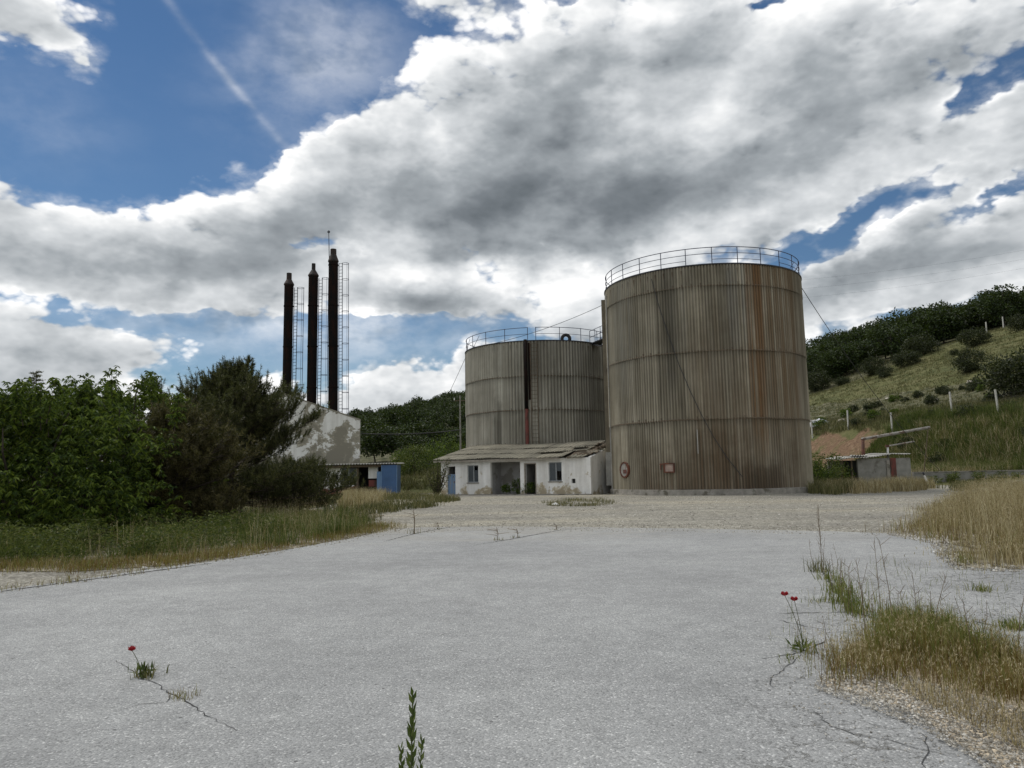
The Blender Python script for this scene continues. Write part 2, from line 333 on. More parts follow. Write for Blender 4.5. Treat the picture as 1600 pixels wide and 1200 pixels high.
def ground_mat():
    m, nt, p = new_mat('ground'); o = objco(nt)
    at = nd(nt, 'ShaderNodeVertexColor', layer_name='zone'); z = nd(nt, 'ShaderNodeSeparateColor', {0: at.outputs[0]})
    vo = nd(nt, 'ShaderNodeTexVoronoi', {'Vector': o, 'Scale': 22.0}, feature='F1')
    r = nd(nt, 'ShaderNodeSeparateColor', {0: vo.outputs['Color']}).outputs[0]
    grav = ramp(nt, r, [(0, (.13, .122, .105)), (.2, (.225, .214, .188)), (.75, (.295, .282, .25)), (1, (.47, .455, .41))])
    vb = nd(nt, 'ShaderNodeTexVoronoi', {'Vector': o, 'Scale': 6.0}, feature='F1'); rb = nd(nt, 'ShaderNodeSeparateColor', {0: vb.outputs['Color']}).outputs[0]
    grav = mix(nt, 1.0, grav, ramp(nt, rb, [(0, (.82, .815, .80)), (.5, (1, 1, .99)), (1, (1.13, 1.13, 1.12))]), 'MULTIPLY')
    gl = noise(nt, scalev(nt, o, (.5, 1, 1)), .16, 5, .65)
    grav = mix(nt, 1.0, grav, ramp(nt, gl, [(.35, (.80, .80, .81)), (.5, (.98, .98, .96)), (.62, (1.15, 1.12, 1.04))]), 'MULTIPLY')
    st = noise(nt, scalev(nt, o, (.12, .9, 1)), 1.0, 5, .6)
    grav = mix(nt, 1.0, grav, ramp(nt, st, [(.3, (.82, .815, .80)), (.52, (1.0, 1.0, .99)), (.7, (1.13, 1.13, 1.11))]), 'MULTIPLY')
    n1 = noise(nt, o, .5, 6, .65); n2 = noise(nt, o, 3.0, 6, .65); n3 = noise(nt, scalev(nt, o, (1, 1, 2.5)), .22, 5, .6)
    grass = ramp(nt, mth(nt, 'MULTIPLY_ADD', n2, .5, mth(nt, 'MULTIPLY', n3, .5)), [(.32, (.05, .060, .022)), (.46, (.088, .095, .036)), (.55, (.125, .122, .052)), (.68, (.18, .165, .085))])
    red = ramp(nt, n2, [(.3, (.10, .065, .042)), (.55, (.19, .122, .076)), (.7, (.27, .20, .135))])
    scr = ramp(nt, noise(nt, o, .9, 7, .7), [(.35, (.035, .042, .02)), (.5, (.10, .10, .055)), (.6, (.15, .14, .09)), (.68, (.28, .26, .20))])
    def edge(s): return sstep(nt, mth(nt, 'MULTIPLY_ADD', mth(nt, 'SUBTRACT', n1, .5), .9, s), .38, .62)
    col = mix(nt, edge(z.outputs[0]), grav, grass)
    col = mix(nt, edge(z.outputs[2]), col, scr)
    col = mix(nt, edge(z.outputs[1]), col, red)
    setc(nt, p, col); p.inputs['Roughness'].default_value = .95; p.inputs['Specular IOR Level'].default_value = .15
    bump(nt, p, mth(nt, 'ADD', n2, mth(nt, 'MULTIPLY', vo.outputs['Distance'], -.4)), .03, .7)
    return m
def soil_mat(name, c, pale=(.36, .32, .25), amt=.55):
    m, nt, p = new_mat(name); o = objco(nt)
    vo = nd(nt, 'ShaderNodeTexVoronoi', {'Vector': o, 'Scale': 48.0}, feature='F1'); r = nd(nt, 'ShaderNodeSeparateColor', {0: vo.outputs['Color']}).outputs[0]
    st = ramp(nt, r, [(0, tuple(k * .5 for k in pale)), (.6, pale), (1, tuple(min(1, k * 1.55) for k in pale))])
    n = noise(nt, o, 2.2, 7, .65)
    col = mix(nt, sstep(nt, n, amt - .12, amt + .12), st, mix(nt, noise(nt, o, 9, 5), tuple(k * .6 for k in c), tuple(k * 1.4 for k in c)))
    setc(nt, p, col); p.inputs['Roughness'].default_value = .95; p.inputs['Specular IOR Level'].default_value = .15
    bump(nt, p, mth(nt, 'ADD', n, mth(nt, 'MULTIPLY', vo.outputs['Distance'], -.5)), .02, .9); return m
def tank_mat(name, R, seams, H, cfg):
    """weathered fibre-cement sheets: streaks run down, rust under the rim; angle phi = 0 faces local -Y"""
    m, nt, p = new_mat(name); o = objco(nt); s = nd(nt, 'ShaderNodeSeparateXYZ', {0: o})
    phi = mth(nt, 'ARCTAN2', s.outputs[0], mth(nt, 'MULTIPLY', s.outputs[1], -1.0)); z = s.outputs[2]
    arc = mth(nt, 'MULTIPLY', phi, R)
    def stretch(sx, sz, seed): return nd(nt, 'ShaderNodeCombineXYZ', {0: mth(nt, 'MULTIPLY', arc, sx), 1: seed, 2: mth(nt, 'MULTIPLY', z, sz)}).outputs[0]
    
    blot = noise(nt, stretch(.45, .4, 7.7), 1.0, 5, .65)
    band = 0.0
    for zz in seams: band = mth(nt, 'ADD', mth(nt, 'GREATER_THAN', z, zz), band)
    bs = mth(nt, 'MULTIPLY_ADD', band, .31, 4.1)
    fine = noise(nt, stretch(5.0, .16, mth(nt, 'MULTIPLY_ADD', band, 1.9, 1.3)), 1.0, 4, .6); broad = noise(nt, stretch(.9, .11, bs), 1.0, 6, .62)
    sheet = nd(nt, 'ShaderNodeTexWhiteNoise', {'Vector': nd(nt, 'ShaderNodeCombineXYZ', {0: mth(nt, 'FLOOR', mth(nt, 'DIVIDE', arc, .92)), 1: band, 2: 0.0}).outputs[0]}, noise_dimensions='3D').outputs['Value']
    f = mth(nt, 'ADD', mth(nt, 'MULTIPLY', fine, .45), mth(nt, 'MULTIPLY', broad, .55))
    col = ramp(nt, f, [(.30, cfg['dark']), (.46, cfg['mid']), (.56, cfg['light']), (.70, cfg['pale'])])
    col = mix(nt, 1.0, col, ramp(nt, sheet, [(0, (.84, .84, .84)), (1, (1.14, 1.13, 1.12))]), 'MULTIPLY')
    col = mix(nt, 1.0, col, ramp(nt, blot, [(.35, (.80, .79, .77)), (.65, (1.12, 1.12, 1.12))]), 'MULTIPLY')
    # soot-dark runs of water below the rim and at chosen angles
    for (a0, a1, w, c, amt, z0, z1) in cfg['runs']:
        k = mth(nt, 'MULTIPLY', sstep(nt, phi, R_(a0 - w), R_(a0 + w)), sstep(nt, phi, R_(a1 + w), R_(a1 - w)))
        k = mth(nt, 'MULTIPLY', k, sstep(nt, mth(nt, 'MULTIPLY_ADD', mth(nt, 'SUBTRACT', blot, .5), 7.0, z), z0, z1))
        k = mth(nt, 'MULTIPLY', k, sstep(nt, noise(nt, stretch(3.3, .035, a0 * .37), 1.0, 4, .6), .30, .55))
        col = mix(nt, mth(nt, 'MULTIPLY', k, amt), col, c)
    for zz in seams:   # grime just under each joint
        k = mth(nt, 'MULTIPLY', sstep(nt, z, zz - .55, zz - .02), mth(nt, 'LESS_THAN', z, zz))
        col = mix(nt, mth(nt, 'MULTIPLY', mth(nt, 'MULTIPLY', k, fine), .55), col, tuple(q * .6 for q in cfg['dark']))
    # rows of fixings with short rust tears
    for zz in list(seams) + [H]:
        dz = mth(nt, 'SUBTRACT', zz + (.16 if zz < H else -.25), z); fx = mth(nt, 'FRACT', mth(nt, 'DIVIDE', arc, .54))
        dot = mth(nt, 'MULTIPLY', mth(nt, 'LESS_THAN', fx, .13), mth(nt, 'MULTIPLY', mth(nt, 'GREATER_THAN', dz, 0.0), sstep(nt, dz, .55, .03)))
        col = mix(nt, mth(nt, 'MULTIPLY', dot, sstep(nt, blot, .40, .62, 0.0, .75)), col, (.07, .038, .022))
    # troughs darkened in colour to bring out the corrugation: grime plus painted groove shade
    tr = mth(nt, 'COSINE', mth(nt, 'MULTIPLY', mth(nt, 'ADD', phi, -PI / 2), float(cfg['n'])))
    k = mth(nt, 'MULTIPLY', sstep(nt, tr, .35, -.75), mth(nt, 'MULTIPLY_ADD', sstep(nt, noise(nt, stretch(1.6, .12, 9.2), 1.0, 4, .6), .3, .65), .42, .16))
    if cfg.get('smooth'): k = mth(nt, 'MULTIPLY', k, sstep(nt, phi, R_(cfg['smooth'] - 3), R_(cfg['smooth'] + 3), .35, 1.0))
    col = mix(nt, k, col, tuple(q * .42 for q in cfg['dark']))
    setc(nt, p, col); p.inputs['Roughness'].default_value = .8; p.inputs['Specular IOR Level'].default_value = .25
    bump(nt, p, mth(nt, 'MULTIPLY_ADD', noise(nt, o, .7, 3, .5), 9.0, fine), .02, .35); return m
def peel_mat(name, white, under, thr, sc, lowz=None, fine=.65, second=None):
    m, nt, p = new_mat(name); o = objco(nt); s = nd(nt, 'ShaderNodeSeparateXYZ', {0: o})
    n = noise(nt, o, sc, 9, fine, .3); n2 = noise(nt, o, sc * 5, 6, .6)
    w = mix(nt, 1.0, ramp(nt, n2, [(.3, tuple(k * .88 for k in white)), (.7, white)]), ramp(nt, noise(nt, scalev(nt, o, (1.5, 1.5, .15)), 1.4, 5, .6), [(.35, (.80, .79, .77)), (.6, (1, 1, 1))]), 'MULTIPLY')
    f = n
    if lowz: f = mth(nt, 'ADD', n, mth(nt, 'MULTIPLY', sstep(nt, s.outputs[2], lowz[1], lowz[0]), lowz[2]))
    k = sstep(nt, f, thr, thr + .02)
    u = ramp(nt, n2, [(.3, tuple(q * .75 for q in under)), (.7, tuple(q * 1.2 for q in under))])
    if second: u = mix(nt, sstep(nt, f, thr + .05, thr + .07), u, second)
    col = mix(nt, k, w, u)
    setc(nt, p, col); p.inputs['Roughness'].default_value = .9; p.inputs['Specular IOR Level'].default_value = .2
    bump(nt, p, mth(nt, 'MULTIPLY_ADD', k, -1.0, mth(nt, 'MULTIPLY', n2, .5)), .012, .7); return m
def sheet_mat(name, c, moss_groove=(.10, .095, .07), along=None):
    m, nt, p = new_mat(name); o = objco(nt)
    n = noise(nt, o, 1.3, 7, .65); n2 = noise(nt, o, 14, 5, .6)
    col = ramp(nt, n, [(.3, tuple(k * .65 for k in c)), (.55, c), (.75, tuple(min(1, k * 1.3) for k in c))])
    col = mix(nt, mth(nt, 'MULTIPLY', sstep(nt, n2, .5, .7), .5), col, moss_groove)
    if along:
        sc_ = nd(nt, 'ShaderNodeVectorMath', {0: o, 1: along}, operation='DOT_PRODUCT').outputs['Value']
        wn = nd(nt, 'ShaderNodeTexWhiteNoise', {'W': mth(nt, 'FLOOR', mth(nt, 'DIVIDE', sc_, .95))}, noise_dimensions='1D').outputs['Value']
        col = mix(nt, 1.0, col, ramp(nt, wn, [(0, (.80, .80, .79)), (1, (1.16, 1.15, 1.13))]), 'MULTIPLY')
        tr = mth(nt, 'COSINE', mth(nt, 'MULTIPLY', sc_, 2 * PI / .354)); col = mix(nt, mth(nt, 'MULTIPLY', sstep(nt, tr, .1, -.8), .55), col, tuple(q * .6 for q in moss_groove))  # dark lines painted into the colour, groove shade that makes the ribs show
    setc(nt, p, col); p.inputs['Roughness'].default_value = .9; bump(nt, p, n2, .006, .6); return m
def rust_mat(name, c, r=(.10, .035, .018), thr=.5, rough=.75):
    m, nt, p = new_mat(name); o = objco(nt); n = noise(nt, scalev(nt, o, (1, 1, .35)), 2.2, 8, .7)
    col = mix(nt, sstep(nt, n, thr - .08, thr + .1), c, r); setc(nt, p, col); p.inputs['Roughness'].default_value = rough
    bump(nt, p, n, .01, .5); return m
M = {}
M['asphalt'] = asphalt_mat(); M['ground'] = ground_mat()
M['soil'] = soil_mat('verge_soil', (.10, .085, .05), (.30, .27, .21), .48)
M['chips'] = soil_mat('stone_chips', (.13, .10, .065), (.42, .36, .27), .60)
M['dark_metal'] = plain('dark_painted_steel', (.022, .024, .034), .6, .3, 8)
M['rail_metal'] = plain('blue_grey_rail_paint', (.028, .034, .075), .6, .3, 8)
M['soot'] = rust_mat('sooty_stack_steel', (.008, .0075, .0075), (.017, .009, .007), .5)
M['soot'].node_tree.nodes['Principled BSDF'].inputs['Specular IOR Level'].default_value = .06
M['rust'] = rust_mat('rusty_steel', (.16, .055, .03), (.07, .03, .02), .5)
M['red_paint'] = rust_mat('faded_red_paint', (.17, .045, .035), (.07, .035, .025), .48)
M['concrete'] = plain('weathered_concrete', (.27, .255, .225), .9, .3, 3, dirt=(.12, .11, .085))
M['grey_wall'] = plain('grey_render', (.25, .245, .225), .9, .25, 2, dirt=(.15, .14, .12))
M['post'] = plain('pale_concrete_post', (.50, .49, .45), .9, .2, 5)
M['roof'] = sheet_mat('weathered_roof_sheet', (.27, .255, .205)); M['roof_pale'] = sheet_mat('pale_roof_sheet', (.38, .375, .35), (.2, .19, .17))
M['wood'] = plain('old_timber', (.12, .09, .06), .85, .4, 7); M['wood_pale'] = plain('weathered_board', (.30, .27, .23), .85, .3, 7)
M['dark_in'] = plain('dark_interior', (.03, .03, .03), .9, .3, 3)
M['porch'] = plain('shaded_plaster', (.34, .335, .325), .9, .15, 1.5, dirt=(.2, .19, .17))
M['white'] = plain('white_paint', (.68, .68, .66), .7, .1, 5)
M['blue_door'] = rust_mat('faded_blue_paint', (.15, .22, .31), (.22, .24, .26), .56)
M['blue'] = plain('blue_sheet_metal', (.042, .105, .235), .5, .18, 1.2, dirt=(.055, .115, .22))
M['blue_trim'] = plain('pale_blue_trim', (.12, .22, .38), .5, .12, 3)
M['glass'] = plain('dusty_glass', (.055, .068, .08), .18, .3, 1.6)
M['frame'] = plain('grey_window_frame', (.30, .32, .33), .6, .15, 5)
M['rubber'] = plain('black_rubber', (.025, .025, .025), .8, .3, 9)
M['cable'] = plain('dark_cable', (.03, .03, .03), .7, .2, 4)
M['pipe'] = plain('weathered_grey_pipe', (.28, .265, .24), .6, .25, 4, dirt=(.13, .08, .055))
M['brick'] = plain('red_brick_rubble', (.22, .10, .07), .9, .4, 6)
M['bark'] = plain('tree_bark', (.055, .043, .033), .95, .4, 9)
M['peel'] = peel_mat('peeling_white_plaster', (.82, .82, .79), (.32, .30, .24), .485, .45, (2.2, 4.4, .085), .72, (.24, .225, .18))
M['white_wall'] = peel_mat('old_whitewash', (.86, .855, .83), (.52, .47, .37), .615, .8, (-.1, 1.0, .14), .68, (.36, .31, .22))
G1 = [(.22, (.012, .028, .005)), (.42, (.038, .075, .010)), (.60, (.078, .128, .016)), (.8, (.16, .215, .030))]
M['leaf'] = leafmat('broad_leaves', G1, .36)
M['leaf_hill'] = leafmat('oak_leaves', [(.2, (.007, .014, .003)), (.5, (.019, .036, .007)), (.8, (.045, .070, .014))], .16, sc=.35)
M['leaf_bush'] = leafmat('juniper_leaves', [(.2, (.012, .018, .007)), (.5, (.028, .038, .014)), (.8, (.055, .064, .024))], .15, sc=.5)
M['leaf_light'] = leafmat('fresh_leaves', [(.2, (.025, .045, .010)), (.5, (.07, .10, .022)), (.8, (.15, .17, .04))], .3)
M['leaf_herb'] = leafmat('herb_leaves', [(.2, (.028, .046, .011)), (.5, (.075, .105, .022)), (.8, (.15, .17, .045))], .32)
M['needle'] = leafmat('pine_needles', [(.2, (.020, .024, .009)), (.45, (.048, .055, .020)), (.65, (.082, .085, .032)), (.85, (.16, .16, .06))], .2, sc=1.4)
M['needle_brown'] = leafmat('browned_pine_needles', [(.2, (.026, .024, .010)), (.45, (.062, .054, .022)), (.65, (.10, .084, .035)), (.85, (.18, .155, .065))], .2, sc=1.4)
M['grass'] = leafmat('green_grass', [(.15, (.028, .046, .010)), (.45, (.066, .10, .020)), (.68, (.12, .155, .035)), (.95, (.24, .23, .09))], .34)
M['grass_dull'] = leafmat('dull_grass', [(.15, (.04, .046, .016)), (.45, (.095, .098, .034)), (.65, (.16, .15, .06)), (.9, (.30, .26, .14))], .22)
M['straw'] = leafmat('dry_straw', [(.15, (.17, .12, .06)), (.42, (.34, .265, .14)), (.62, (.49, .40, .23)), (.85, (.68, .60, .41))], .38, sc=1.2)
M['straw_red'] = leafmat('reddish_dry_grass', [(.12, (.10, .055, .025)), (.35, (.20, .115, .045)), (.50, (.27, .18, .065)), (.62, (.17, .19, .045)), (.78, (.30, .25, .09)), (.95, (.46, .38, .21))], .38, sc=1.6)
M['grass_yellow'] = leafmat('yellow_green_grass', [(.15, (.07, .095, .018)), (.45, (.15, .185, .036)), (.65, (.24, .24, .07)), (.9, (.42, .37, .17))], .38)
M['stalk'] = plain('dry_stalk', (.16, .12, .075), .9, .3, 20)
M['poppy'] = plain('poppy_petal', (.36, .004, .012), .5, .25, 30)
M['plastic'] = plain('grey_plastic_sheet', (.34, .36, .38), .4, .35, 3)
M['stone'] = plain('pale_stone', (.40, .37, .31), .9, .3, 2.5)

# ------------------------------------------------------------------ terrain
def sdist(x, y): return x - (45 - .2 * (np.clip(y, 40, 330) - 71))
def Hgt(x, y):
    x = np.asarray(x, float); y = np.asarray(y, float); s = sdist(x, y)
    h1 = np.interp(s, [-16, -9, -6, -3.2, 0, 4, 60, 85, 150, 400], [0, .35, .8, 3.6, 6.3, 7.6, 26, 32, 38, 42])
    f = np.interp(y, [85, 110, 150, 220, 300, 420], [0, .11, .30, .66, 1.0, 1.1]); f = f
    h2 = f * np.clip(27.5 + .27 * (x + 18), 0, 37) * np.clip((x + 190) / 100, 0, 1)
    b = 2.2 * np.clip((x + 15) / 9, 0, 1) * np.clip((y - 65) / 9, 0, 1) * np.clip((120 - y) / 20, 0, 1) * np.clip((24 - x) / 6, 0, 1)
    h = np.maximum(np.maximum(h1, h2), b)
    return h
def Hs(x, y):
    base = float(Hgt(x, y))
    if base > .05:
        base += min(1, base) * (.9 * mnoise.noise(Vector((x * .05, y * .05, 3.1))) * min(1, base / 8) + .22 * mnoise.noise(Vector((x * .35, y * .35, 1.2))))
    return base
def P_on(u, v, y0=45, y1=420):
    """first point where the sight line through a pixel meets the terrain"""
    d = ray(u, v); y = y0
    while y < y1:
        p = EYE + d * (y / d.y)
        if p.z <= Hs(p.x, p.y): return p
        y += .4
    return p
def build_ground():
    xs = np.concatenate([[-3000, -1500, -800, -400, -250, -160, -120, -90, -70], np.arange(-60, 150, 1.5), [150, 155, 160, 168, 176, 186, 200, 230, 280, 400, 800, 1500, 3000]])
    ys = np.concatenate([[-3000, -1200, -500, -200, -80, -40, -20], np.arange(-10, 130, 1.5), np.arange(130, 340, 3), [345, 360, 380, 420, 500, 700, 1200, 3000]])
    X, Y = np.meshgrid(xs, ys); Z = np.zeros_like(X); zone = np.zeros((X.size, 4), np.float32); zone[:, 3] = 1
    Zf = np.array([Hs(a, b) for a, b in zip(X.ravel(), Y.ravel())]); V = np.stack([X.ravel(), Y.ravel(), Zf], 1)
    nx = len(xs); ny = len(ys); idx = np.arange(nx * ny).reshape(ny, nx)
    F = np.stack([idx[:-1, :-1], idx[:-1, 1:], idx[1:, 1:], idx[1:, :-1]], -1).reshape(-1, 4)
    me = np_mesh('ground', V, [F], [M['ground']], smooth=True)
    x = X.ravel(); y = Y.ravel(); s = sdist(x, y)
    g = np.where((s > -10) | (y > 63) | (x < -14) | (x > 40), 1.0, 0.0)
    g = np.where((y > 57) & (x > 21.5), 1.0, g); g = np.where((x > 21) & (x < 40) & (y < 57), 0.0, g)
    g = np.where((x < -9) & (y > 26), .8, g)
    yard = (np.abs(x) < 60) & (y < 12); g = np.where(yard & (x > -30), 0, g)
    tt = x / np.maximum(y, 1)
    red = ((s > -6.5) & (s < -.8) & (y > 70) & (y < 104) & (tt < .50)).astype(float) * .60 + ((s > -1.6) & (s < .6) & (y > 58) & (y <= 78) & (tt > .55)).astype(float) * .62
    scr = ((s > .5) & (s < 17) & (y > 60) & (y < 140)).astype(float) * .74 + ((s > -9) & (s < -2) & (y < 75) & (y > 55)).astype(float) * .45
    wood = ((y > 147) & (s > 10)) | ((y > 100) & (x < 25))
    scr = np.where(wood, .8, scr)
    zone[:, 0] = g; zone[:, 1] = red; zone[:, 2] = scr
    ca = me.color_attributes.new('zone', 'FLOAT_COLOR', 'POINT'); ca.data.foreach_set('color', zone.ravel())
    o = link('ground', me); tag(o, kind='structure')
build_ground()
def jitter_poly(pts, step, amp, seed):
    out = []; n = len(pts)
    for i in range(n):
        a = Vector(pts[i]); b = Vector(pts[(i + 1) % n]); L = (b - a).length; k = max(1, int(min(L / step, 400)))
        for j in range(k):
            p = a + (b - a) * (j / k)
            q = Vector((mnoise.noise(Vector((p.x * 1.3, p.y * 1.3, seed))) + .5 * mnoise.noise(Vector((p.x * 5, p.y * 5, seed))), mnoise.noise(Vector((p.x * 1.3, p.y * 1.3, seed + 9))) + .5 * mnoise.noise(Vector((p.x * 5, p.y * 5, seed + 4)))))
            out.append(p + q * amp)
    return out
def slab(name, poly, z, mat, thick=.03, kind='structure'):
    vs = [(p[0], p[1], z) for p in poly]; n = len(vs); vs += [(p[0], p[1], z - thick) for p in poly]
    area = sum(poly[i][0] * poly[(i + 1) % n][1] - poly[(i + 1) % n][0] * poly[i][1] for i in range(n))
    top = tuple(range(n)) if area > 0 else tuple(range(n - 1, -1, -1))
    fs = [top] + [((i + 1) % n, i, n + i, n + (i + 1) % n) if area > 0 else (i, (i + 1) % n, n + (i + 1) % n, n + i) for i in range(n)]
    me = bpy.data.meshes.new(name); me.from_pydata(vs, [], fs); me.materials.append(mat); me.update()
    o = link(name, me); tag(o, kind=kind); return o
edge_px = [(0, 925), (120, 909), (230, 893), (330, 880), (450, 861), (560, 841), (610, 830), (645, 826), (760, 824), (900, 825), (1100, 828), (1300, 832), (1395, 836), (1465, 846), (1478, 868), (1500, 888), (1600, 893)]
apoly = [(-30, 7.2)] + pix_poly(edge_px) + [(26, 12.6), (30, -30), (-30, -30)]
slab('asphalt_yard', jitter_poly(apoly, .25, .07, 2.0), .03, M['asphalt'], .06)
patch_px = [(1283, 1082), (1300, 1045), (1345, 1012), (1400, 985), (1470, 992), (1560, 1030), (1660, 1050), (1800, 1080), (1850, 1320), (1640, 1262), (1540, 1192), (1440, 1130), (1350, 1098)]
slab('soil_patch', jitter_poly(pix_poly(patch_px), .12, .07, 5.0), .042, M['chips'], .01)
verge_px = [(-260, 905), (0, 893), (100, 894), (200, 889), (300, 880), (360, 872), (460, 857), (560, 838), (612, 824), (575, 812), (600, 806), (560, 797), (430, 795), (200, 800), (-200, 800)]
slab('verge_soil', jitter_poly(pix_poly(verge_px), .3, .16, 8.0), .012, M['soil'], .02)
# ------------------------------------------------------------------ storage tanks
def tank_root(name, label, uc, D):
    t = ray(uc, 600); a = math.atan2(t.x, t.y); c = Vector((D * math.sin(a), D * math.cos(a), 0))
    return thing(name, label, 'tank', c, -a), c, a
def shell_bm(R, zs, pitch_n, amp, flatrange=None, z_over=.06):
    """corrugated shell of several courses, each course lapping over the one below"""
    mb = MB(); n = pitch_n * 6
    for i in range(len(zs) - 1):
        z0 = zs[i] - (z_over if i else 0); z1 = zs[i + 1]; Ri = R + (len(zs) - 2 - i) * 0 + i * .012
        vs = []; fs = []; m = 3
        for k in range(m):
            z = z0 + (z1 - z0) * k / (m - 1)
            for j in range(n):
                t = 2 * PI * j / n; ph = math.degrees(((t + PI / 2 + PI) % (2 * PI)) - PI)
                a = amp
                if flatrange and flatrange[0] < ph < flatrange[1]: a = amp * .3
                r = Ri + a * math.cos(pitch_n * t) + .012 * math.sin(9 * t + i * 2.1) + (.02 * (1 - k / (m - 1)) if i else 0)
                vs.append((r * math.cos(t), r * math.sin(t), z))
        for k in range(m - 1):
            for j in range(n): fs.append((k * n + j, k * n + (j + 1) % n, (k + 1) * n + (j + 1) % n, (k + 1) * n + j))
        mb.add(vs, fs)
    return mb
def rail(mb, R, z, r, a0, a1, n=60):
    mb.ring((0, 0, z), R, r, n, 6, 'Z', a0, a1)
def loc_phi(phi_deg, R, z=0.0):   # local point at angle phi from the camera-facing side
    p = R_(phi_deg); return Vector((R * math.sin(p), -R * math.cos(p), z))
BIG_D, BIG_R, BIG_H = 52.3, 6.33, 13.55
big, bigc, biga = tank_root('storage_tank', 'tall rust streaked corrugated storage tank, the larger and nearer of the two', 1101, BIG_D)
bz = [.34, 4.4, 8.4, 12.3, BIG_H]
cfgB = dict(n=220, dark=(.118, .105, .078), mid=(.265, .238, .178), light=(.36, .33, .258), pale=(.47, .44, .365),
            runs=[(24, 34, 1.2, (.15, .075, .026), .92, 1.0, 6.0), (34, 62, 3, (.13, .078, .035), .70, 0.5, 6.5), (58, 80, 4, (.055, .042, .028), .6, 4, 8), (-8, 24, 5, (.125, .078, .040), .5, 14, 4), (-80, 20, 10, (.09, .085, .068), .32, 3, 8),
                  (-40, 60, 8, (.095, .055, .028), .55, 4.2, .4), (10, 40, 6, (.05, .034, .02), .6, 2.5, .3), (-60, -42, 3, (.31, .30, .26), .5, 3, 9), (-24, -14, 2, (.06, .055, .043), .6, 4, 8), (14, 24, 2, (.27, .265, .24), .5, 8, 11)])
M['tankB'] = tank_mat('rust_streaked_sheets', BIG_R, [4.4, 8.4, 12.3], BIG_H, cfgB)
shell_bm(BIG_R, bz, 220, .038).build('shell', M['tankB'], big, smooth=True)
b = MB(); b.lathe([(BIG_R + .14, -.3), (BIG_R + .14, .32), (BIG_R - .2, .36)], 96); b.build('foundation_ring', M['concrete'], big)
b = MB(); b.lathe([(BIG_R - .02, BIG_H - .02), (BIG_R + .10, BIG_H - .02), (BIG_R + .10, BIG_H + .05), (BIG_R - .05, BIG_H + .06), (0.01, BIG_H + .55)], 96); b.build('roof', M['dark_metal'], big)
for zz in bz[1:4]:
    b = MB(); b.lathe([(BIG_R + .045, zz - .035), (BIG_R + .062, zz - .03), (BIG_R + .062, zz + .03), (BIG_R + .045, zz + .035)], 200); b.build('joint_band', M['wood'], big)
gr = link('guard_rail', bpy.data.meshes.new('guard_rail'), big)  # parent part for posts and rails
b = MB(); RR = BIG_R - .02; nb = 26
for z, k in ((BIG_H + 1.05, .024), (BIG_H + .68, .018)): rail(b, RR, z, k, 0, 2 * PI, 120)
for i in range(nb):      # lower rail has lost several lengths
    if i in (19, 22, 4, 9): continue
    rail(b, RR, BIG_H + .32, .016, 2 * PI * i / nb, 2 * PI * (i + 1) / nb, 6)
bpy.data.objects.remove(gr); gr = b.build('guard_rail', M['rail_metal'], big)
for i in range(nb):
    t = 2 * PI * i / nb; x, y = RR * math.cos(t), RR * math.sin(t)
    MB().rod((x, y, BIG_H - .05), (x, y, BIG_H + 1.05), .024).build('rail_post', M['rail_metal'], gr)
b = MB(); 
for ph in (58, 66): b.rod(loc_phi(ph, RR, BIG_H), loc_phi(ph + 8, RR, BIG_H + .7), .016)
b.build('rail_brace', M['rail_metal'], gr)
def on_shell(z, phi, R, name, mats, wd, hg, round_=False): pass
# round rusty manhole cover
ph = -52.5; c = loc_phi(ph, BIG_R + .06, 1.55); q = Matrix.Rotation(R_(ph), 3, 'Z') @ Matrix.Rotation(PI / 2, 3, 'X')
def disc(mb, c, q, R, t, n=40, r_in=None):
    pr = [(0.001, t), (R * .92, t), (R, t * .7), (R, -t)] if r_in is None else [(r_in, -t), (r_in, t), (R, t), (R, -t)]
    tmp = MB().lathe(pr, n); return mb.add([q @ Vector(p) + c for p in tmp.v], tmp.f)
mh = disc(MB(), c, q, .42, .05).build('manhole_cover', M['pipe'], big)
disc(MB(), c, q, .50, .07, r_in=.40).build('manhole_flange', M['rust'], mh)
for k in range(16):
    t = 2 * PI * k / 16; a = q @ Vector((.45 * math.cos(t), .45 * math.sin(t), .05)) + c; MB().rod(a, a + q @ Vector((0, 0, .06)), .022, n=6).build('bolt', M['rust'], mh)
b = MB(); b.box(c + q @ Vector((.1, -.1, .07)), (.34, .24, .03), M=q); b.build('rust_patch', M['red_paint'], mh)
# small rectangular hatch
ph = -20.5; c = loc_phi(ph, BIG_R + .05, 1.62); q = Matrix.Rotation(R_(ph), 3, 'Z') @ Matrix.Rotation(PI / 2, 3, 'X')
hb = MB(); hb.box(c, (.52, .44, .06), M=q); hatch = hb.build('inspection_hatch', plain('dusty_pink_plate', (.40, .30, .25), .8, .25, 5), big)
fb = MB()
for dx, dy, sx, sy in ((0, .25, .66, .07), (0, -.25, .66, .07), (-.295, 0, .07, .43), (.295, 0, .07, .43)): fb.box(c + q @ Vector((dx, dy, .03)), (sx, sy, .14), M=q)
fb.build('hatch_frame', M['rust'], hatch)
fb = MB(); fb.box(c + q @ Vector((-.46, .225, .03)), (.26, .07, .10), M=q); fb.box(c + q @ Vector((-.55, 0.05, .0)), (.05, .30, .06), M=q); fb.build('hatch_bracket', M['rust'], hatch)
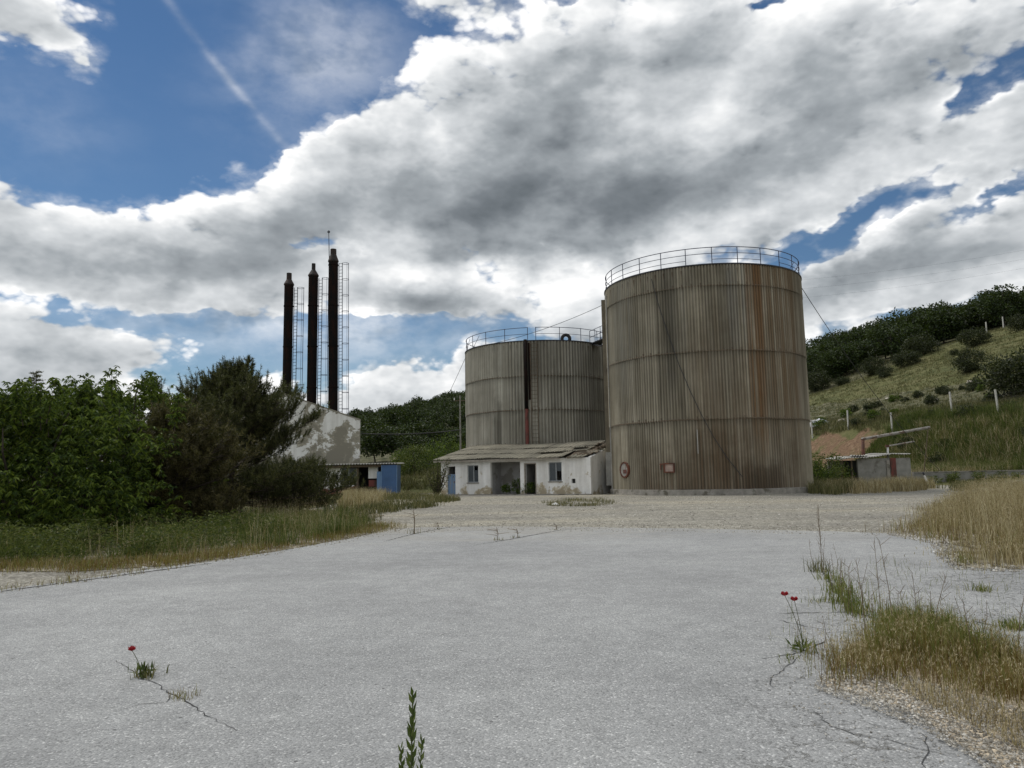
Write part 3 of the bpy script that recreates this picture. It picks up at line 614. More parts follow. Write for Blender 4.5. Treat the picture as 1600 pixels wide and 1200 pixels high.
# flat duct and conduit at the left edge
q = Matrix.Rotation(R_(-84), 3, 'Z'); M['duct'] = sheet_mat('duct_cover', (.19, .165, .12), (.12, .10, .07))
b = MB(); b.box(loc_phi(-84, BIG_R + .14, 7.9), (.52, .34, 10.4), M=q); dct = b.build('cable_duct', M['duct'], big)
b = MB(); b.box(loc_phi(-84, BIG_R + .16, 1.55 + .1), (.56, .38, 2.2), M=q); b.build('lower_duct_cover', M['roof_pale'], dct)
b = MB(); b.tube([loc_phi(-72, BIG_R + .10, .3), loc_phi(-72.4, BIG_R + .10, 4), loc_phi(-72, BIG_R + .11, 8), loc_phi(-71.7, BIG_R + .10, 13.2)], .04, 8); b.build('conduit', M['roof_pale'], big)
# sagging cable lying down the face
def shell_hit(u, v, c, R):
    d = ray(u, v); o = EYE.xy - c.xy; dx = d.xy; A = dx.dot(dx); B = o.dot(dx); C = o.dot(o) - R * R; disc_ = B * B - A * C
    t = (-B - math.sqrt(max(disc_, 0))) / A; return EYE + d * t
def big_local(u, v, R): return Matrix.Rotation(biga, 3, 'Z') @ (shell_hit(u, v, bigc, R) - bigc)
pts = [big_local(u, v, BIG_R + .09) for u, v in ((1018, 436), (1030, 480), (1045, 525), (1061, 570), (1078, 610), (1096, 648), (1115, 683), (1136, 715), (1160, 745))]
b = MB(); b.tube(pts, .022, 6); b.build('loose_cable', M['cable'], big)
b = MB(); b.box(big_local(1090, 690, BIG_R + .07), (.05, .04, 1.4)); b.build('torn_strip', M['roof_pale'], big)
# rivet dots along the upper joint
# smaller tank
SM_D, SM_R, SM_H = 64.3, 6.05, 11.55
small, smc, sma = tank_root('storage_tank', 'shorter grey corrugated storage tank behind the low white building', 841, SM_D)
szs = [0, 3.6, 6.25, 8.85, SM_H]
cfgS = dict(n=150, smooth=-22, dark=(.165, .156, .126), mid=(.29, .278, .232), light=(.375, .362, .31), pale=(.48, .47, .42),
            runs=[(-90, -18, 6, (.22, .205, .165), .5, -5, -2), (-35, -28, 1.2, (.06, .055, .042), .75, 9, 5), (35, 90, 12, (.075, .068, .052), .6, 1, 5), (-10, 6, 3, (.10, .085, .065), .5, 6, 9), (10, 50, 5, (.14, .135, .12), .35, 3, 9)])
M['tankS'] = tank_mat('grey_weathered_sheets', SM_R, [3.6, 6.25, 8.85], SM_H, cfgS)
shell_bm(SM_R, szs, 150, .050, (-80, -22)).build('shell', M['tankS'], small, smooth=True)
b = MB(); b.lathe([(SM_R - .02, SM_H - .02), (SM_R + .10, SM_H - .02), (SM_R + .10, SM_H + .05), (0.01, SM_H + .35)], 96); b.build('roof', M['dark_metal'], small)
for zz in szs[1:4]:
    b = MB(); b.lathe([(SM_R + .05, zz - .03), (SM_R + .065, zz - .025), (SM_R + .065, zz + .025), (SM_R + .05, zz + .03)], 200); b.build('joint_band', M['wood'], small)
RS = SM_R - .02; gap0, gap1 = -7.0, -1.0
b = MB(); t0 = R_(gap1) - PI / 2; t1 = R_(gap0) - PI / 2 + 2 * PI
for z, k in ((SM_H + 1.05, .024), (SM_H + .55, .018)): rail(b, RS, z, k, t0, t1, 140)
gs = b.build('guard_rail', M['rail_metal'], small); npost = 20
for i in range(npost + 1):
    t = t0 + (t1 - t0) * i / npost; x, y = RS * math.cos(t), RS * math.sin(t)
    MB().rod((x, y, SM_H - .05), (x, y, SM_H + 1.08), .024).build('rail_post', M['rail_metal'], gs)
b = MB(); b.rod(loc_phi(-78, RS, SM_H), loc_phi(-66, RS, SM_H + .9), .016); b.rod(loc_phi(-60, RS, SM_H), loc_phi(-50, RS, SM_H + .9), .016); b.build('rail_brace', M['rail_metal'], gs)
# dark pipe, red below
b = MB(); b.rod(loc_phi(-8.6, SM_R + .12, 6.3), loc_phi(-8.6, SM_R + .12, SM_H + .1), .13, n=12); pp = b.build('overflow_pipe', M['soot'], small, smooth=True)
MB().rod(loc_phi(-8.6, SM_R + .12, .2), loc_phi(-8.6, SM_R + .12, 6.3), .14, n=12).build('red_pipe_section', M['red_paint'], pp)
MB().box(loc_phi(-6.2, SM_R + .05, 9.2), (.16, .12, 4.4)).build('dark_channel', M['soot'], pp)
b = MB()
for ph in (-5.2, -.4): b.rod(loc_phi(ph, SM_R + .16, 1.2), loc_phi(ph, SM_R + .16, 11.5), .026)
lad = b.build('ladder', M['wood'], small)
for k in range(34): z = 1.4 + k * .3; MB().rod(loc_phi(-5.2, SM_R + .16, z), loc_phi(-.4, SM_R + .16, z), .016, n=6).build('rung', M['wood'], lad)
for z in (2.2, 4.4, 6.6, 8.8, 11): 
    for ph in (-5.2, -.4): MB().rod(loc_phi(ph, SM_R, z), loc_phi(ph, SM_R + .18, z), .02, n=6).build('bracket', M['wood'], lad)
# tyre standing on the smaller tank's roof
def world_of(c, a, p): return c + Matrix.Rotation(-a, 3, 'Z') @ p
tp = world_of(smc, sma, loc_phi(23.5, SM_R - .45, SM_H + .05))
b = MB(); b.ring((0, 0, .20), .30, .13, 40, 10, 'Y'); ty = b.build('tyre', M['rubber'], None, smooth=True, loc=tp); ty.rotation_euler = (0, 0, -.1)
tag(ty, 'old dark tyre standing upright at the roof edge of the shorter tank', 'tyre')
# catwalk between the tanks
A = world_of(smc, sma, loc_phi(48, SM_R + .1, SM_H - .05)); Bp = world_of(bigc, biga, loc_phi(-120, BIG_R + .1, SM_H - .05))
cw = thing('catwalk', 'dark steel catwalk joining the roof of the shorter tank to the taller tank', 'catwalk', A)
dv = (Bp - A); L = dv.length; dn = dv.normalized(); sd_ = Vector((-dn.y, dn.x, 0)); q = Matrix.Rotation(math.atan2(dn.y, dn.x), 3, 'Z')
MB().box((A + Bp) / 2, (L, .9, .08), M=q).build('deck', M['dark_metal'], cw, A)
b = MB()
for k in (-.45, .45):
    for z in (.5, 1.0): b.rod(A + sd_ * k + Vector((0, 0, z)), Bp + sd_ * k + Vector((0, 0, z)), .022)
    for i in range(6): p = A + dv * i / 5 + sd_ * k; b.rod(p, p + Vector((0, 0, 1)), .022)
b.build('handrail', M['rail_metal'], cw, A)
b = MB(); 
for k in (-.35, .35): b.rod(A + dv * .55 + sd_ * k, Bp + sd_ * k - Vector((0, 0, 1.6)), .04); b.rod(A + sd_ * k - Vector((0, 0, .05)), A + dv * .4 + sd_ * k - Vector((0, 0, .5)), .04)
b.build('bracket', M['dark_metal'], cw, A)
b = MB()
pz = Bp + (A - Bp).normalized() * .5
for k in range(3): b.ring((pz.x, pz.y, 8.4 - k * .35), .35, .05, 20, 6, 'Z')
b.rod((pz.x, pz.y + .35, 7.5), (pz.x, pz.y + .35, 11.4), .05); b.build('pipe_coil', M['dark_metal'], cw, A)

# ------------------------------------------------------------------ low white building
FA = Vector((-5.25, 55.8, 0)); FB = Vector((5.0, 50.2, 0)); e1 = (FB - FA).normalized(); e2 = Vector((-e1.y, e1.x, 0)); FL = (FB - FA).length; DEP = 3.9
def wsz(u, v):
    d = ray(u, v); n = e2; t = (FA - EYE).dot(n) / d.dot(n); p = EYE + d * t; return (p - FA).dot(e1), p.z
def WP(s, t, z): return FA + e1 * s + e2 * t + Vector((0, 0, z))
QW = Matrix((e1, e2, Vector((0, 0, 1)))).transposed()
house = thing('low_building', 'low derelict whitewashed building with broken corrugated roof in front of the shorter tank', 'building', (0, 53, 0))
HO = Vector((0, 53, 0))
def WB(mb, s0, s1, t0, t1, z0, z1): return mb.box(WP((s0 + s1) / 2, (t0 + t1) / 2, (z0 + z1) / 2), (s1 - s0, t1 - t0, z1 - z0), M=QW)
su = lambda u, v=750: wsz(u, v)[0]
WH = 2.42; TH = .24
d0, d1 = su(699), su(711.5); dz = wsz(705, 729)[1]
w0, w1 = su(730.5), su(747.5); wz0, wz1 = wsz(739, 754)[1], wsz(739, 727)[1]
p0, p1 = su(766.5), su(813); PORCH1, DOOR0 = p1, su(820.5)
o0, o1 = su(820.5), su(837); oz = wsz(829, 725)[1]
x0, x1 = su(857.5), su(878); xz0, xz1 = wsz(868, 752)[1], wsz(868, 722)[1]
m0, m1 = su(893), su(899); mz0, mz1 = wsz(896, 755)[1], wsz(896, 748)[1]
b = MB()
for s0, s1 in ((0, d0), (d1, w0), (w1, p0), (p1, o0), (o1, x0), (x1, m0), (m1, FL)): WB(b, s0, s1, 0, TH, -.3, WH)
WB(b, d0, d1, 0, TH, dz, WH); WB(b, w0, w1, 0, TH, -.3, wz0); WB(b, w0, w1, 0, TH, wz1, WH); WB(b, p0, p1, .002, TH, 2.25, WH)
WB(b, o0, o1, 0, TH, oz, WH); WB(b, x0, x1, 0, TH, -.3, xz0); WB(b, x0, x1, 0, TH, xz1, WH)
WB(b, m0, m1, 0, TH, -.3, mz0); WB(b, m0, m1, 0, TH, mz1, WH)
front = b.build('front_wall', M['white_wall'], house, HO)
def gable(s):
    mb = MB(); t0 = TH if s > 1 else TH; zt = 3.25
    vs = [WP(s0, t, z) for s0 in (s, s + TH * (1 if s < 1 else -1)) for t, z in ((t0, -.3), (DEP, -.3), (DEP, zt), (t0, WH + .05))]
    mb.add(vs, [(0, 1, 2, 3), (7, 6, 5, 4), (0, 4, 5, 1), (1, 5, 6, 2), (2, 6, 7, 3), (3, 7, 4, 0)]); return mb
gable(0).build('side_wall', M['white_wall'], house, HO); gable(FL).build('side_wall', M['white_wall'], house, HO)
b = MB(); WB(b, TH, FL - TH, DEP - TH, DEP, -.3, 3.2); b.build('back_wall', M['porch'], house, HO)
b = MB(); WB(b, p0 - TH, p0, TH, DEP - TH, -.3, 2.5); WB(b, p1, p1 + TH, TH, DEP - TH, -.3, 2.5); WB(b, p0, p1, 1.5, 1.5 + TH, -.3, 2.45); b.build('inner_wall', M['porch'], house, HO)
b = MB(); WB(b, TH, FL - TH, TH, DEP - TH, -.05, .04); b.build('floor_slab', M['concrete'], house, HO)
b = MB(); WB(b, -.05, FL + .05, -.35, 0, -.2, .06); b.build('plinth', M['concrete'], house, HO)
b = MB(); WB(b, d0 + .03, d1 - .03, .08, .12, .05, wsz(705, 741)[1]); door = b.build('door', M['blue_door'], house, HO); tag(door, 'faded blue door')
b = MB(); 
for s in (d0 + .08, (d0 + d1) / 2, d1 - .08): WB(b, s - .03, s + .03, .06, .08, .08, 1.45)
b.build('door_stile', M['blue_trim'], door, HO)
b = MB(); WB(b, d1 - .14, d1 - .10, .03, .06, .85, .98); b.build('handle', M['rust'], door, HO)
def window(a0, a1, z0, z1, broken):
    b = MB(); f = .055
    WB(b, a0, a0 + f, .07, .15, z0, z1); WB(b, a1 - f, a1, .07, .15, z0, z1); WB(b, a0 + f, a1 - f, .07, .15, z0, z0 + f); WB(b, a0 + f, a1 - f, .07, .15, z1 - f, z1); mid = a0 + (a1 - a0) * .54
    WB(b, mid - .03, mid + .03, .065, .15, z0 + f, z1 - f)
    w = b.build('window', M['frame'], house, HO)
    if broken:
        b = MB(); WB(b, a0 + f, mid - .03, .10, .11, z0 + f, z1 - f); b.build('pane', M['glass'], w, HO)
        b = MB(); WB(b, mid + .03, a1 - f, .10, .11, z0 + f + .62, z1 - f); b.build('pane', M['glass'], w, HO)
    else:
        b = MB(); WB(b, a0 + f, mid - .03, .10, .11, z0 + f, z1 - f); b.build('pane', M['glass'], w, HO)
        b = MB(); WB(b, mid + .03, a1 - f, .10, .11, z0 + f, z1 - f - .3); b.build('pane', M['glass'], w, HO)
    b = MB(); WB(b, a0 - .05, a1 + .05, -.06, .07, z0 - .07, z0); b.build('sill', M['concrete'], w, HO)
window(w0, w1, wz0, wz1, False); window(x0, x1, xz0, xz1, True)
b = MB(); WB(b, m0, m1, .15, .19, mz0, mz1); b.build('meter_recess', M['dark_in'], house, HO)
b = MB(); 
for s0_, s1_, z in ((o0 - .06, o0, oz), (o1, o1 + .06, oz)): WB(b, s0_, s1_, -.02, .1, .05, z)
WB(b, o0 - .06, o1 + .06, -.02, .1, oz, oz + .07); b.build('door_frame', M['wood_pale'], house, HO)
# corrugated roof: lapped sheets, shifted and partly broken
EZ, RZ, OV = 2.50, 3.58, .45
def roof_pt(s, t, lift=0.0):
    f = (t + OV) / (DEP + .9 + OV); return WP(s, t, EZ + (RZ - EZ) * f + lift + .05 * math.sin(s * .9) * f - .06 * math.sin(max(0, s - 6) * .8))
def corr_sheet(mb, s0, s1, t0, t1, lift=0.0, pitch=.177, amp=.03, fn=roof_pt, skew=0.0, tilt=0.0):
    nx = max(6, int((s1 - s0) / pitch * 6)); ny = 4; vs = []; fs = []
    for j in range(ny + 1):
        for i in range(nx + 1):
            s = s0 + (s1 - s0) * i / nx; t = t0 + (t1 - t0) * j / ny
            vs.append(fn(s + skew * (t - t0), t, lift + tilt * (t1 - t) + amp * math.cos(2 * PI * s / pitch)))
    n = len(vs); vs += [Vector(p) - Vector((0, 0, .012)) for p in vs]; w = nx + 1
    for j in range(ny):
        for i in range(nx):
            a = j * w + i; fs.append((a, a + 1, a + w + 1, a + w)); fs.append((n + a, n + a + w, n + a + w + 1, n + a + 1))
    for i in range(nx): fs.append((i + 1, i, n + i, n + i + 1)); a = ny * w + i; fs.append((a, a + 1, n + a + 1, n + a))
    for j in range(ny): a = j * w; fs.append((a, a + w, n + a + w, n + a)); a = j * w + nx; fs.append((a + w, a, n + a, n + a + w))
    return mb.add(vs, fs)
b = MB(); rr = random.Random(3); ns = 13; sw = (FL + .5) / ns
for i in range(ns):
    s0 = -.45 + i * sw
    for row, (t0, t1) in enumerate(((-OV, 1.35), (1.2, 3.0), (2.85, DEP + .9))):
        if i == ns - 1 or (i == ns - 2 and row == 0): continue
        if (i, row) in ((10, 1),): t0 += .25
        corr_sheet(b, s0, s0 + sw + .08, t0 + rr.uniform(-.05, .05), t1, lift=.022 * row + .012 * (i % 2) + rr.uniform(0, .02), skew=rr.uniform(-.02, .02), tilt=rr.uniform(0, .02))
corr_sheet(b, 7.4, 9.3, .75, 1.35, lift=.13, skew=.15, tilt=.08)
corr_sheet(b, 9.6, 10.6, 1.6, 2.6, lift=.16, skew=-.2, tilt=.06)
corr_sheet(b, FL - 1.7, FL - .45, -.30, 1.6, lift=-.02, skew=.28, tilt=-.05)
corr_sheet(b, FL - .9, FL + .1, 2.2, DEP + .8, lift=-.10, skew=-.1, tilt=-.02)
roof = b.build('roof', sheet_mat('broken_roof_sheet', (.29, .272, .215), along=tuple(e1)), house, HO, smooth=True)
b = MB(); WB(b, -.4, 9.6, -OV + .06, -OV + .10, EZ - .17, EZ - .05); b.build('fascia_board', M['wood_pale'], roof, HO)
b = MB()
for k in range(9): s = FL - 1.5 + k * .17; b.rod(roof_pt(s, rr.uniform(-.1, .6), -.08), roof_pt(s + rr.uniform(-.25, .25), rr.uniform(2, 4.3), -.02), .045, n=5)
for k in range(30):
    s = FL - rr.uniform(-.05, 1.1); t = rr.uniform(.6, 4.2); b.box(roof_pt(s, t, rr.uniform(-.10, .10)), (rr.uniform(.25, .7), rr.uniform(.08, .22), .025), M=Matrix.Rotation(rr.uniform(0, 3), 3, 'Z') @ Matrix.Rotation(rr.uniform(-.4, .4), 3, 'X'))
b.build('broken_batten', M['wood'], roof, HO)
b = MB()
for s in (1.2, 3.4, 5.6, 7.9, 10.2): b.rod(roof_pt(s, -.35, -.1), roof_pt(s, DEP, -.1), .05, n=6)
b.build('rafter', M['wood'], roof, HO)

# ------------------------------------------------------------------ boiler house, lean-to, blue booth, chimneys
BY = 64.0
def bxz(u, v, Y=BY): p = atY(u, v, Y); return p.x, p.z
xr, zr = bxz(563, 657); xp, zp = bxz(440, 616); xl = 2 * xp - xr; BO = Vector((xr, BY, 0)); BD = 8.0
boiler = thing('boiler_house', 'tall white building with peeling plaster gable in front of the chimneys', 'building', BO, R_(11.6))
def gab(y0, y1):
    ps = [(xl, -.3), (xr, -.3), (xr, zr), (xp, zp), (xl, zr)]; vs = [Vector((x, y, z)) for y in (y0, y1) for x, z in ps]
    return MB().add(vs, [(0, 1, 2, 3, 4), (9, 8, 7, 6, 5), (0, 5, 6, 1), (1, 6, 7, 2), (2, 7, 8, 3), (3, 8, 9, 4), (4, 9, 5, 0)])
gab(BY, BY + .3).build('gable_wall', M['peel'], boiler, BO); gab(BY + BD - .3, BY + BD).build('rear_wall', M['peel'], boiler, BO)
for x, sg in ((xr - .3, 1), (xl, 1)): MB().box((x + .15, BY + BD / 2, zr / 2 - .16), (.3, BD - .6, zr + .28)).build('side_wall', M['peel'], boiler, BO)
b = MB()
for xa, xb, za, zb in ((xp, xr + .04, zp, zr - .02), (xl - .04, xp, zr - .02, zp)):
    b.add([(xa, BY - .03, za + .01), (xb, BY - .03, zb + .01), (xb, BY + BD, zb + .01), (xa, BY + BD, za + .01), (xa, BY - .03, za + .12), (xb, BY - .03, zb + .12), (xb, BY + BD, zb + .12), (xa, BY + BD, za + .12)],
          [(0, 3, 2, 1), (4, 5, 6, 7), (0, 1, 5, 4), (1, 2, 6, 5), (2, 3, 7, 6), (3, 0, 4, 7)])
b.build('roof', M['roof'], boiler, BO)
# lean-to with corrugated edge, white wall piece, dark bays, rubble
LY = 60.4
lx0 = bxz(440, 723, LY)[0]; lx1 = bxz(623, 723, LY)[0]; lz = bxz(560, 725, LY)[1]; LO = Vector(((lx0 + lx1) / 2, LY, 0))
lean = thing('lean_to_shed', 'open fronted lean-to with wavy roof edge along the peeling white building', 'shed', LO)
def lr(s, t, lift=0.0): return Vector((lx0 + s, LY + t, lz + .015 * t + lift))
b = MB(); corr_sheet(b, 0, lx1 - lx0, -.35, BY - LY - .03, pitch=.22, amp=.045, fn=lr); b.build('roof', M['roof_pale'], lean, LO, smooth=True)
b = MB(); b.box(((lx0 + lx1) / 2, LY, lz - .17), (lx1 - lx0 - .2, .12, .16)); b.build('lintel_beam', M['wood'], lean, LO)
wx0 = bxz(500, 750, LY)[0]; wx1 = bxz(531, 750, LY)[0]; wx2 = bxz(556, 750, LY)[0]
MB().box(((lx0 + wx1) / 2, LY + .5, 1.15), (wx1 - lx0, .2, 2.0)).build('front_wall', M['white_wall'], lean, LO)
MB().box(((wx1 + wx2) / 2, LY + .5, 1.55), (wx2 - wx1, .1, 1.15)).build('window', M['glass'], lean, LO)
b = MB(); 
for k in (wx1 + .03, (wx1 + wx2) / 2, wx2 - .03): b.box((k, LY + .42, 1.5), (.06, .08, 1.2))
b.build('window_frame', M['frame'], lean, LO)
MB().box((wx2 + .08, LY + .3, 1.1), (.14, .14, 2.1)).build('post', M['wood'], lean, LO)
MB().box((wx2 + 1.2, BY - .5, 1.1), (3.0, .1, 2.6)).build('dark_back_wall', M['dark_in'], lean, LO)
ux0, ux1 = bxz(574, 750, LY)[0], bxz(589, 750, LY)[0]
MB().box(((ux0 + ux1) / 2, LY + .6, 1.75), (ux1 - ux0, .4, .95)).build('water_cistern', M['white_wall'], lean, LO)
MB().box(((ux0 + ux1) / 2, LY + .6, .9), (ux1 - ux0 - .05, .35, .5)).build('red_stand', M['red_paint'], lean, LO)
b = MB(); rb = random.Random(8)
for k in range(70):
    b.box((rb.uniform(wx0, wx2), LY - .35 + rb.uniform(-.3, .4), rb.uniform(.0, .62)), (rb.uniform(.15, .4), rb.uniform(.1, .3), rb.uniform(.07, .2)), M=Matrix.Rotation(rb.uniform(0, 3), 3, 'Z') @ Matrix.Rotation(rb.uniform(-.6, .6), 3, 'X'))
rub = b.build('rubble_heap', M['brick'], None, (0, 0, 0)); tag(rub, 'heap of broken brick and plaster in front of the lean-to window', 'rubble', kind='stuff')
b = MB(); b.box(((wx1 + wx2) / 2 - .2, LY - .3, .78), (1.5, .5, .10), M=Matrix.Rotation(.06, 3, 'Y')); b.add(*[[(wx0 + .4, LY - .5, .6), (wx0 + .9, LY - .3, 1.15), (wx0 + 1.1, LY - .3, 1.1), (wx0 + .6, LY - .5, .5), (wx0 + .45, LY - .2, .6), (wx0 + .95, LY - .05, 1.15), (wx0 + 1.15, LY - .05, 1.1), (wx0 + .65, LY - .2, .5)], [(0, 3, 2, 1), (4, 5, 6, 7), (0, 1, 5, 4), (1, 2, 6, 5), (2, 3, 7, 6), (3, 0, 4, 7)]])
o = b.build('broken_slab', M['white_wall'], None); tag(o, 'whitish broken slab lying on the brick rubble by the lean-to', 'slab')
bx0 = bxz(589.5, 750, LY)[0]; bxm = bxz(597, 750, LY)[0]; bx1 = bxz(621, 750, LY)[0]
bO = Vector(((bx0 + bx1) / 2, LY, 0)); booth = thing('metal_booth', 'plain blue sheet metal booth under the right end of the lean-to roof', 'booth', bO)
zt = lz - .12
MB().box(((bxm + bx1) / 2, LY + .75, zt / 2), (bx1 - bxm, 1.9, zt)).build('body', M['blue'], booth, bO)
MB().box(((bx0 + bxm) / 2 - .02, LY - .02, zt / 2 - .25), (bxm - bx0, .08, zt - .5)).build('door_leaf', M['blue_trim'], booth, bO)
b = MB(); b.box((bxm, LY - .21, zt / 2), (.05, .03, zt - .04)); b.box((bx1 - .02, LY - .21, zt / 2), (.05, .03, zt - .04)); b.build('corner_trim', M['blue_trim'], booth, bO)
b = MB(); b.box(((bx0 + bx1) / 2, LY + .7, .0), (bx1 - bx0 + .3, 2.4, .14)); b.build('base_slab', M['concrete'], booth, bO)

CY = 75.0
labels = ['left and shortest of the three sooty steel chimneys with a caged ladder', 'middle sooty steel chimney with the sharpest pointed cone under its cap', 'right and tallest of the three sooty chimneys with a lightning rod on top']
def chimney(i, u, vt, vshould, vlad, wpx, wtop, cone, rod, lean):
    base = atY(u, 640, CY); base.z = 0; k = CY / FPX
    r = wpx / 2 * k; r2 = wtop / 2 * k; zt = atY(u, vt, CY).z; zs = atY(u, vshould, CY).z; zc = zs + (zt - zs) * cone; zl = atY(u, vlad, CY).z
    t = thing('chimney_stack', labels[i], 'chimney', base, 0, 'three steel chimneys behind the boiler house'); t.rotation_euler = (0, lean, 0)
    b = MB().lathe([(r * 1.0, -.4), (r, zs)], 28); b.build('stack', M['soot'], t, smooth=True)
    for z in np.arange(2, zs, 4.1): MB().lathe([(r, z - .06), (r * 1.08, z - .05), (r * 1.08, z + .05), (r, z + .06)], 28).build('flange', M['soot'], t)
    b = MB().lathe([(r * 1.02, zs - .1), (r * 1.14, zs - .02), (r * 1.12, zs + .06), (r2 * 1.02, zc), (r2, zt), (r2 * .85, zt), (r2 * .85, zt - .6)], 28); b.build('cap', rust_mat('rusty_cap', (.010, .008, .007), (.030, .014, .010), .5), t, smooth=False)
    lx = r + .12; lw = .34
    b = MB()
    for y in (-.05, .05): pass
    for x in (lx, lx + lw): b.rod((x, -.12 * (x - lx) - .1, .3), (x, -.12 * (x - lx) - .1, zl), .035, n=6)
    ld = b.build('ladder', M['dark_metal'], t)
    z = .5
    while z < zl: MB().rod((lx, -.1, z), (lx + lw, -.14, z + .02), .022, n=5).build('rung', M['dark_metal'], ld); z += .33
    z = 3.0
    while z < zl: MB().rod((r * .8, -.05, z), (lx, -.1, z), .02, n=5).build('bracket', M['dark_metal'], ld); z += 2.0
    b = MB(); z = zl - .05; cx = lx + lw + .30
    while z > 3.0: b.ring((cx, -.12, z), .34, .022, 18, 5, 'Z'); z -= 1.62
    for a in (-.9, -.1, .8): b.rod((cx + .34 * math.cos(a), -.12 + .34 * math.sin(a), 2.4), (cx + .34 * math.cos(a), -.12 + .34 * math.sin(a), zl), .016, n=5)
    b.build('safety_cage', M['rail_metal'], t)
    if rod:
        zrod = atY(u - 8, 360, CY).z
        b = MB().rod((-r * .85, 0, zs - .4), (-r * 1.02, 0, zrod), .045, .03, 8); b.ring((-r * 1.02, 0, zrod - .15), .10, .045, 12, 6, 'Y'); b.build('lightning_rod', M['dark_metal'], t)
chimney(0, 447, 427, 445, 450, 14.3, 8, .45, False, R_(.3)); chimney(1, 486, 412, 431, 435, 15, 6, .5, False, R_(.25)); chimney(2, 521, 389.5, 408.5, 412, 15, 9.5, .55, True, R_(-.3))

# ------------------------------------------------------------------ right side: pump shed, pipes, low wall, fence
SY = 58.5
sx0 = atY(1341, 740, SY).x; sx1 = atY(1424, 740, SY).x; SO = Vector(((sx0 + sx1) / 2, SY, 0))
shed = thing('pump_shed', 'small grey rendered shed with ragged corrugated roof beside the grassy bank', 'shed', SO)
sx00 = atY(1316, 740, SY).x; shz = atY(1380, 716, SY).z
b = MB(); b.box(((sx0 + sx1) / 2, SY + .1, shz / 2 - .15), (sx1 - sx0, .2, shz + .3)); b.build('front_wall', M['grey_wall'], shed, SO)
b = MB(); b.box((sx1 - .1, SY + 1.35, shz / 2 - .2), (.2, 2.3, shz + .2)); b.box(((sx00 + sx1) / 2, SY + 2.6, shz / 2 - .2), (sx1 - sx00, .2, shz + .2)); b.build('rear_wall', M['grey_wall'], shed, SO)
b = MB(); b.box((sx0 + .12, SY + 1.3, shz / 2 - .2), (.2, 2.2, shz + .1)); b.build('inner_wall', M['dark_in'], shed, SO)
b = MB(); b.box((sx00 + .05, SY + .1, shz / 2 - .15), (.14, .2, shz)); b.box((sx0 - .42, SY + .1, shz / 2 - .15), (.08, .1, shz)); b.build('post', M['wood'], shed, SO)
def sr(s, t, lift=0.0): return Vector((sx00 + s, SY + t, shz + .03 + .045 * s + .03 * t + lift + .05 * math.sin(s * 2.2)))
b = MB(); ws = sx1 - sx00
corr_sheet(b, -.35, 1.9, -.45, 2.9, pitch=.2, amp=.04, fn=sr, skew=.05); corr_sheet(b, 1.6, 3.6, -.30, 2.9, lift=.05, pitch=.2, amp=.04, fn=sr, skew=-.06); corr_sheet(b, 3.2, ws + .05, -.15, 2.9, lift=.09, pitch=.2, amp=.03, fn=sr)
corr_sheet(b, .7, 1.9, -.2, 1.6, lift=.14, pitch=.2, amp=.04, fn=sr, skew=.35)
b.build('roof', M['roof_pale'], shed, SO, smooth=True)
dx = atY(1395.5, 730, SY).x; MB().box((dx, SY - .03, 1.35), (.42, .08, 1.45)).build('red_door', M['red_paint'], shed, SO)
MB().box((dx - .40, SY - .04, .9), (.24, .08, 2.0)).build('plaster_pier', M['concrete'], shed, SO)
# pipe from the shed roof to the bank
p1 = atY(1348, 713, SY + 1.6); p2 = atY(1348, 687, SY + 1.6); p3 = atY(1452, 668, SY + 3.5)
pO = Vector((p1.x, p1.y, 0)); pipe = thing('steam_pipe', 'long grey pipe rising from the shed roof and slanting up to the bank', 'pipe', pO)
MB().rod((p1.x, p1.y, 1.0), p2, .13, n=14).build('riser', M['rust'], pipe, pO, smooth=True)
MB().rod(p2 + Vector((-.05, 0, .04)), p3, .115, n=14).build('slanting_run', M['pipe'], pipe, pO, smooth=True)
b = MB(); b.tube([p2 - Vector((0, 0, .12)), p2 + Vector((-.02, 0, .02)), p2 + Vector((.12, 0, .07))], .15, 12); b.build('elbow', M['pipe'], pipe, pO)
gz = Hs(p3.x, p3.y); MB().rod((p3.x - .9, p3.y, gz - .3), p3 - Vector((.1, 0, .05)), .035, n=6).build('prop', M['wood'], pipe, pO)
q1 = atY(1387, 712, SY + 1.5); q2 = atY(1387, 697, SY + 1.5); q3 = atY(1428, 690, SY + 3.2)
qO = Vector((q1.x, q1.y, 0)); pp2 = thing('vent_pipe', 'short pale pipe with an elbow sticking out above the red door of the shed', 'pipe', qO)
MB().rod((q1.x, q1.y, 1.5), q2, .075, n=10).build('riser', M['white'], pp2, qO); MB().rod(q2, q3, .06, n=10).build('side_run', M['pipe'], pp2, qO); MB().box(q2 + Vector((-.03, 0, .0)), (.24, .22, .18)).build('elbow', M['rust'], pp2, qO)
# low wall
la = atY(1426, 738, 60.5); lb = atY(1700, 735, 60.5); wO = Vector((la.x, la.y, 0))
lw_ = thing('retaining_wall', 'low long concrete retaining wall at the foot of the right bank', 'wall', wO)
dw = lb - la; MB().box(((la.x + lb.x) / 2, 60.5, .25), (lb.x - la.x, .22, 1.3)).build('wall', M['grey_wall'], lw_, wO); MB().box(((la.x + lb.x) / 2, 60.5, .94), (lb.x - la.x, .30, .08)).build('coping', M['concrete'], lw_, wO)
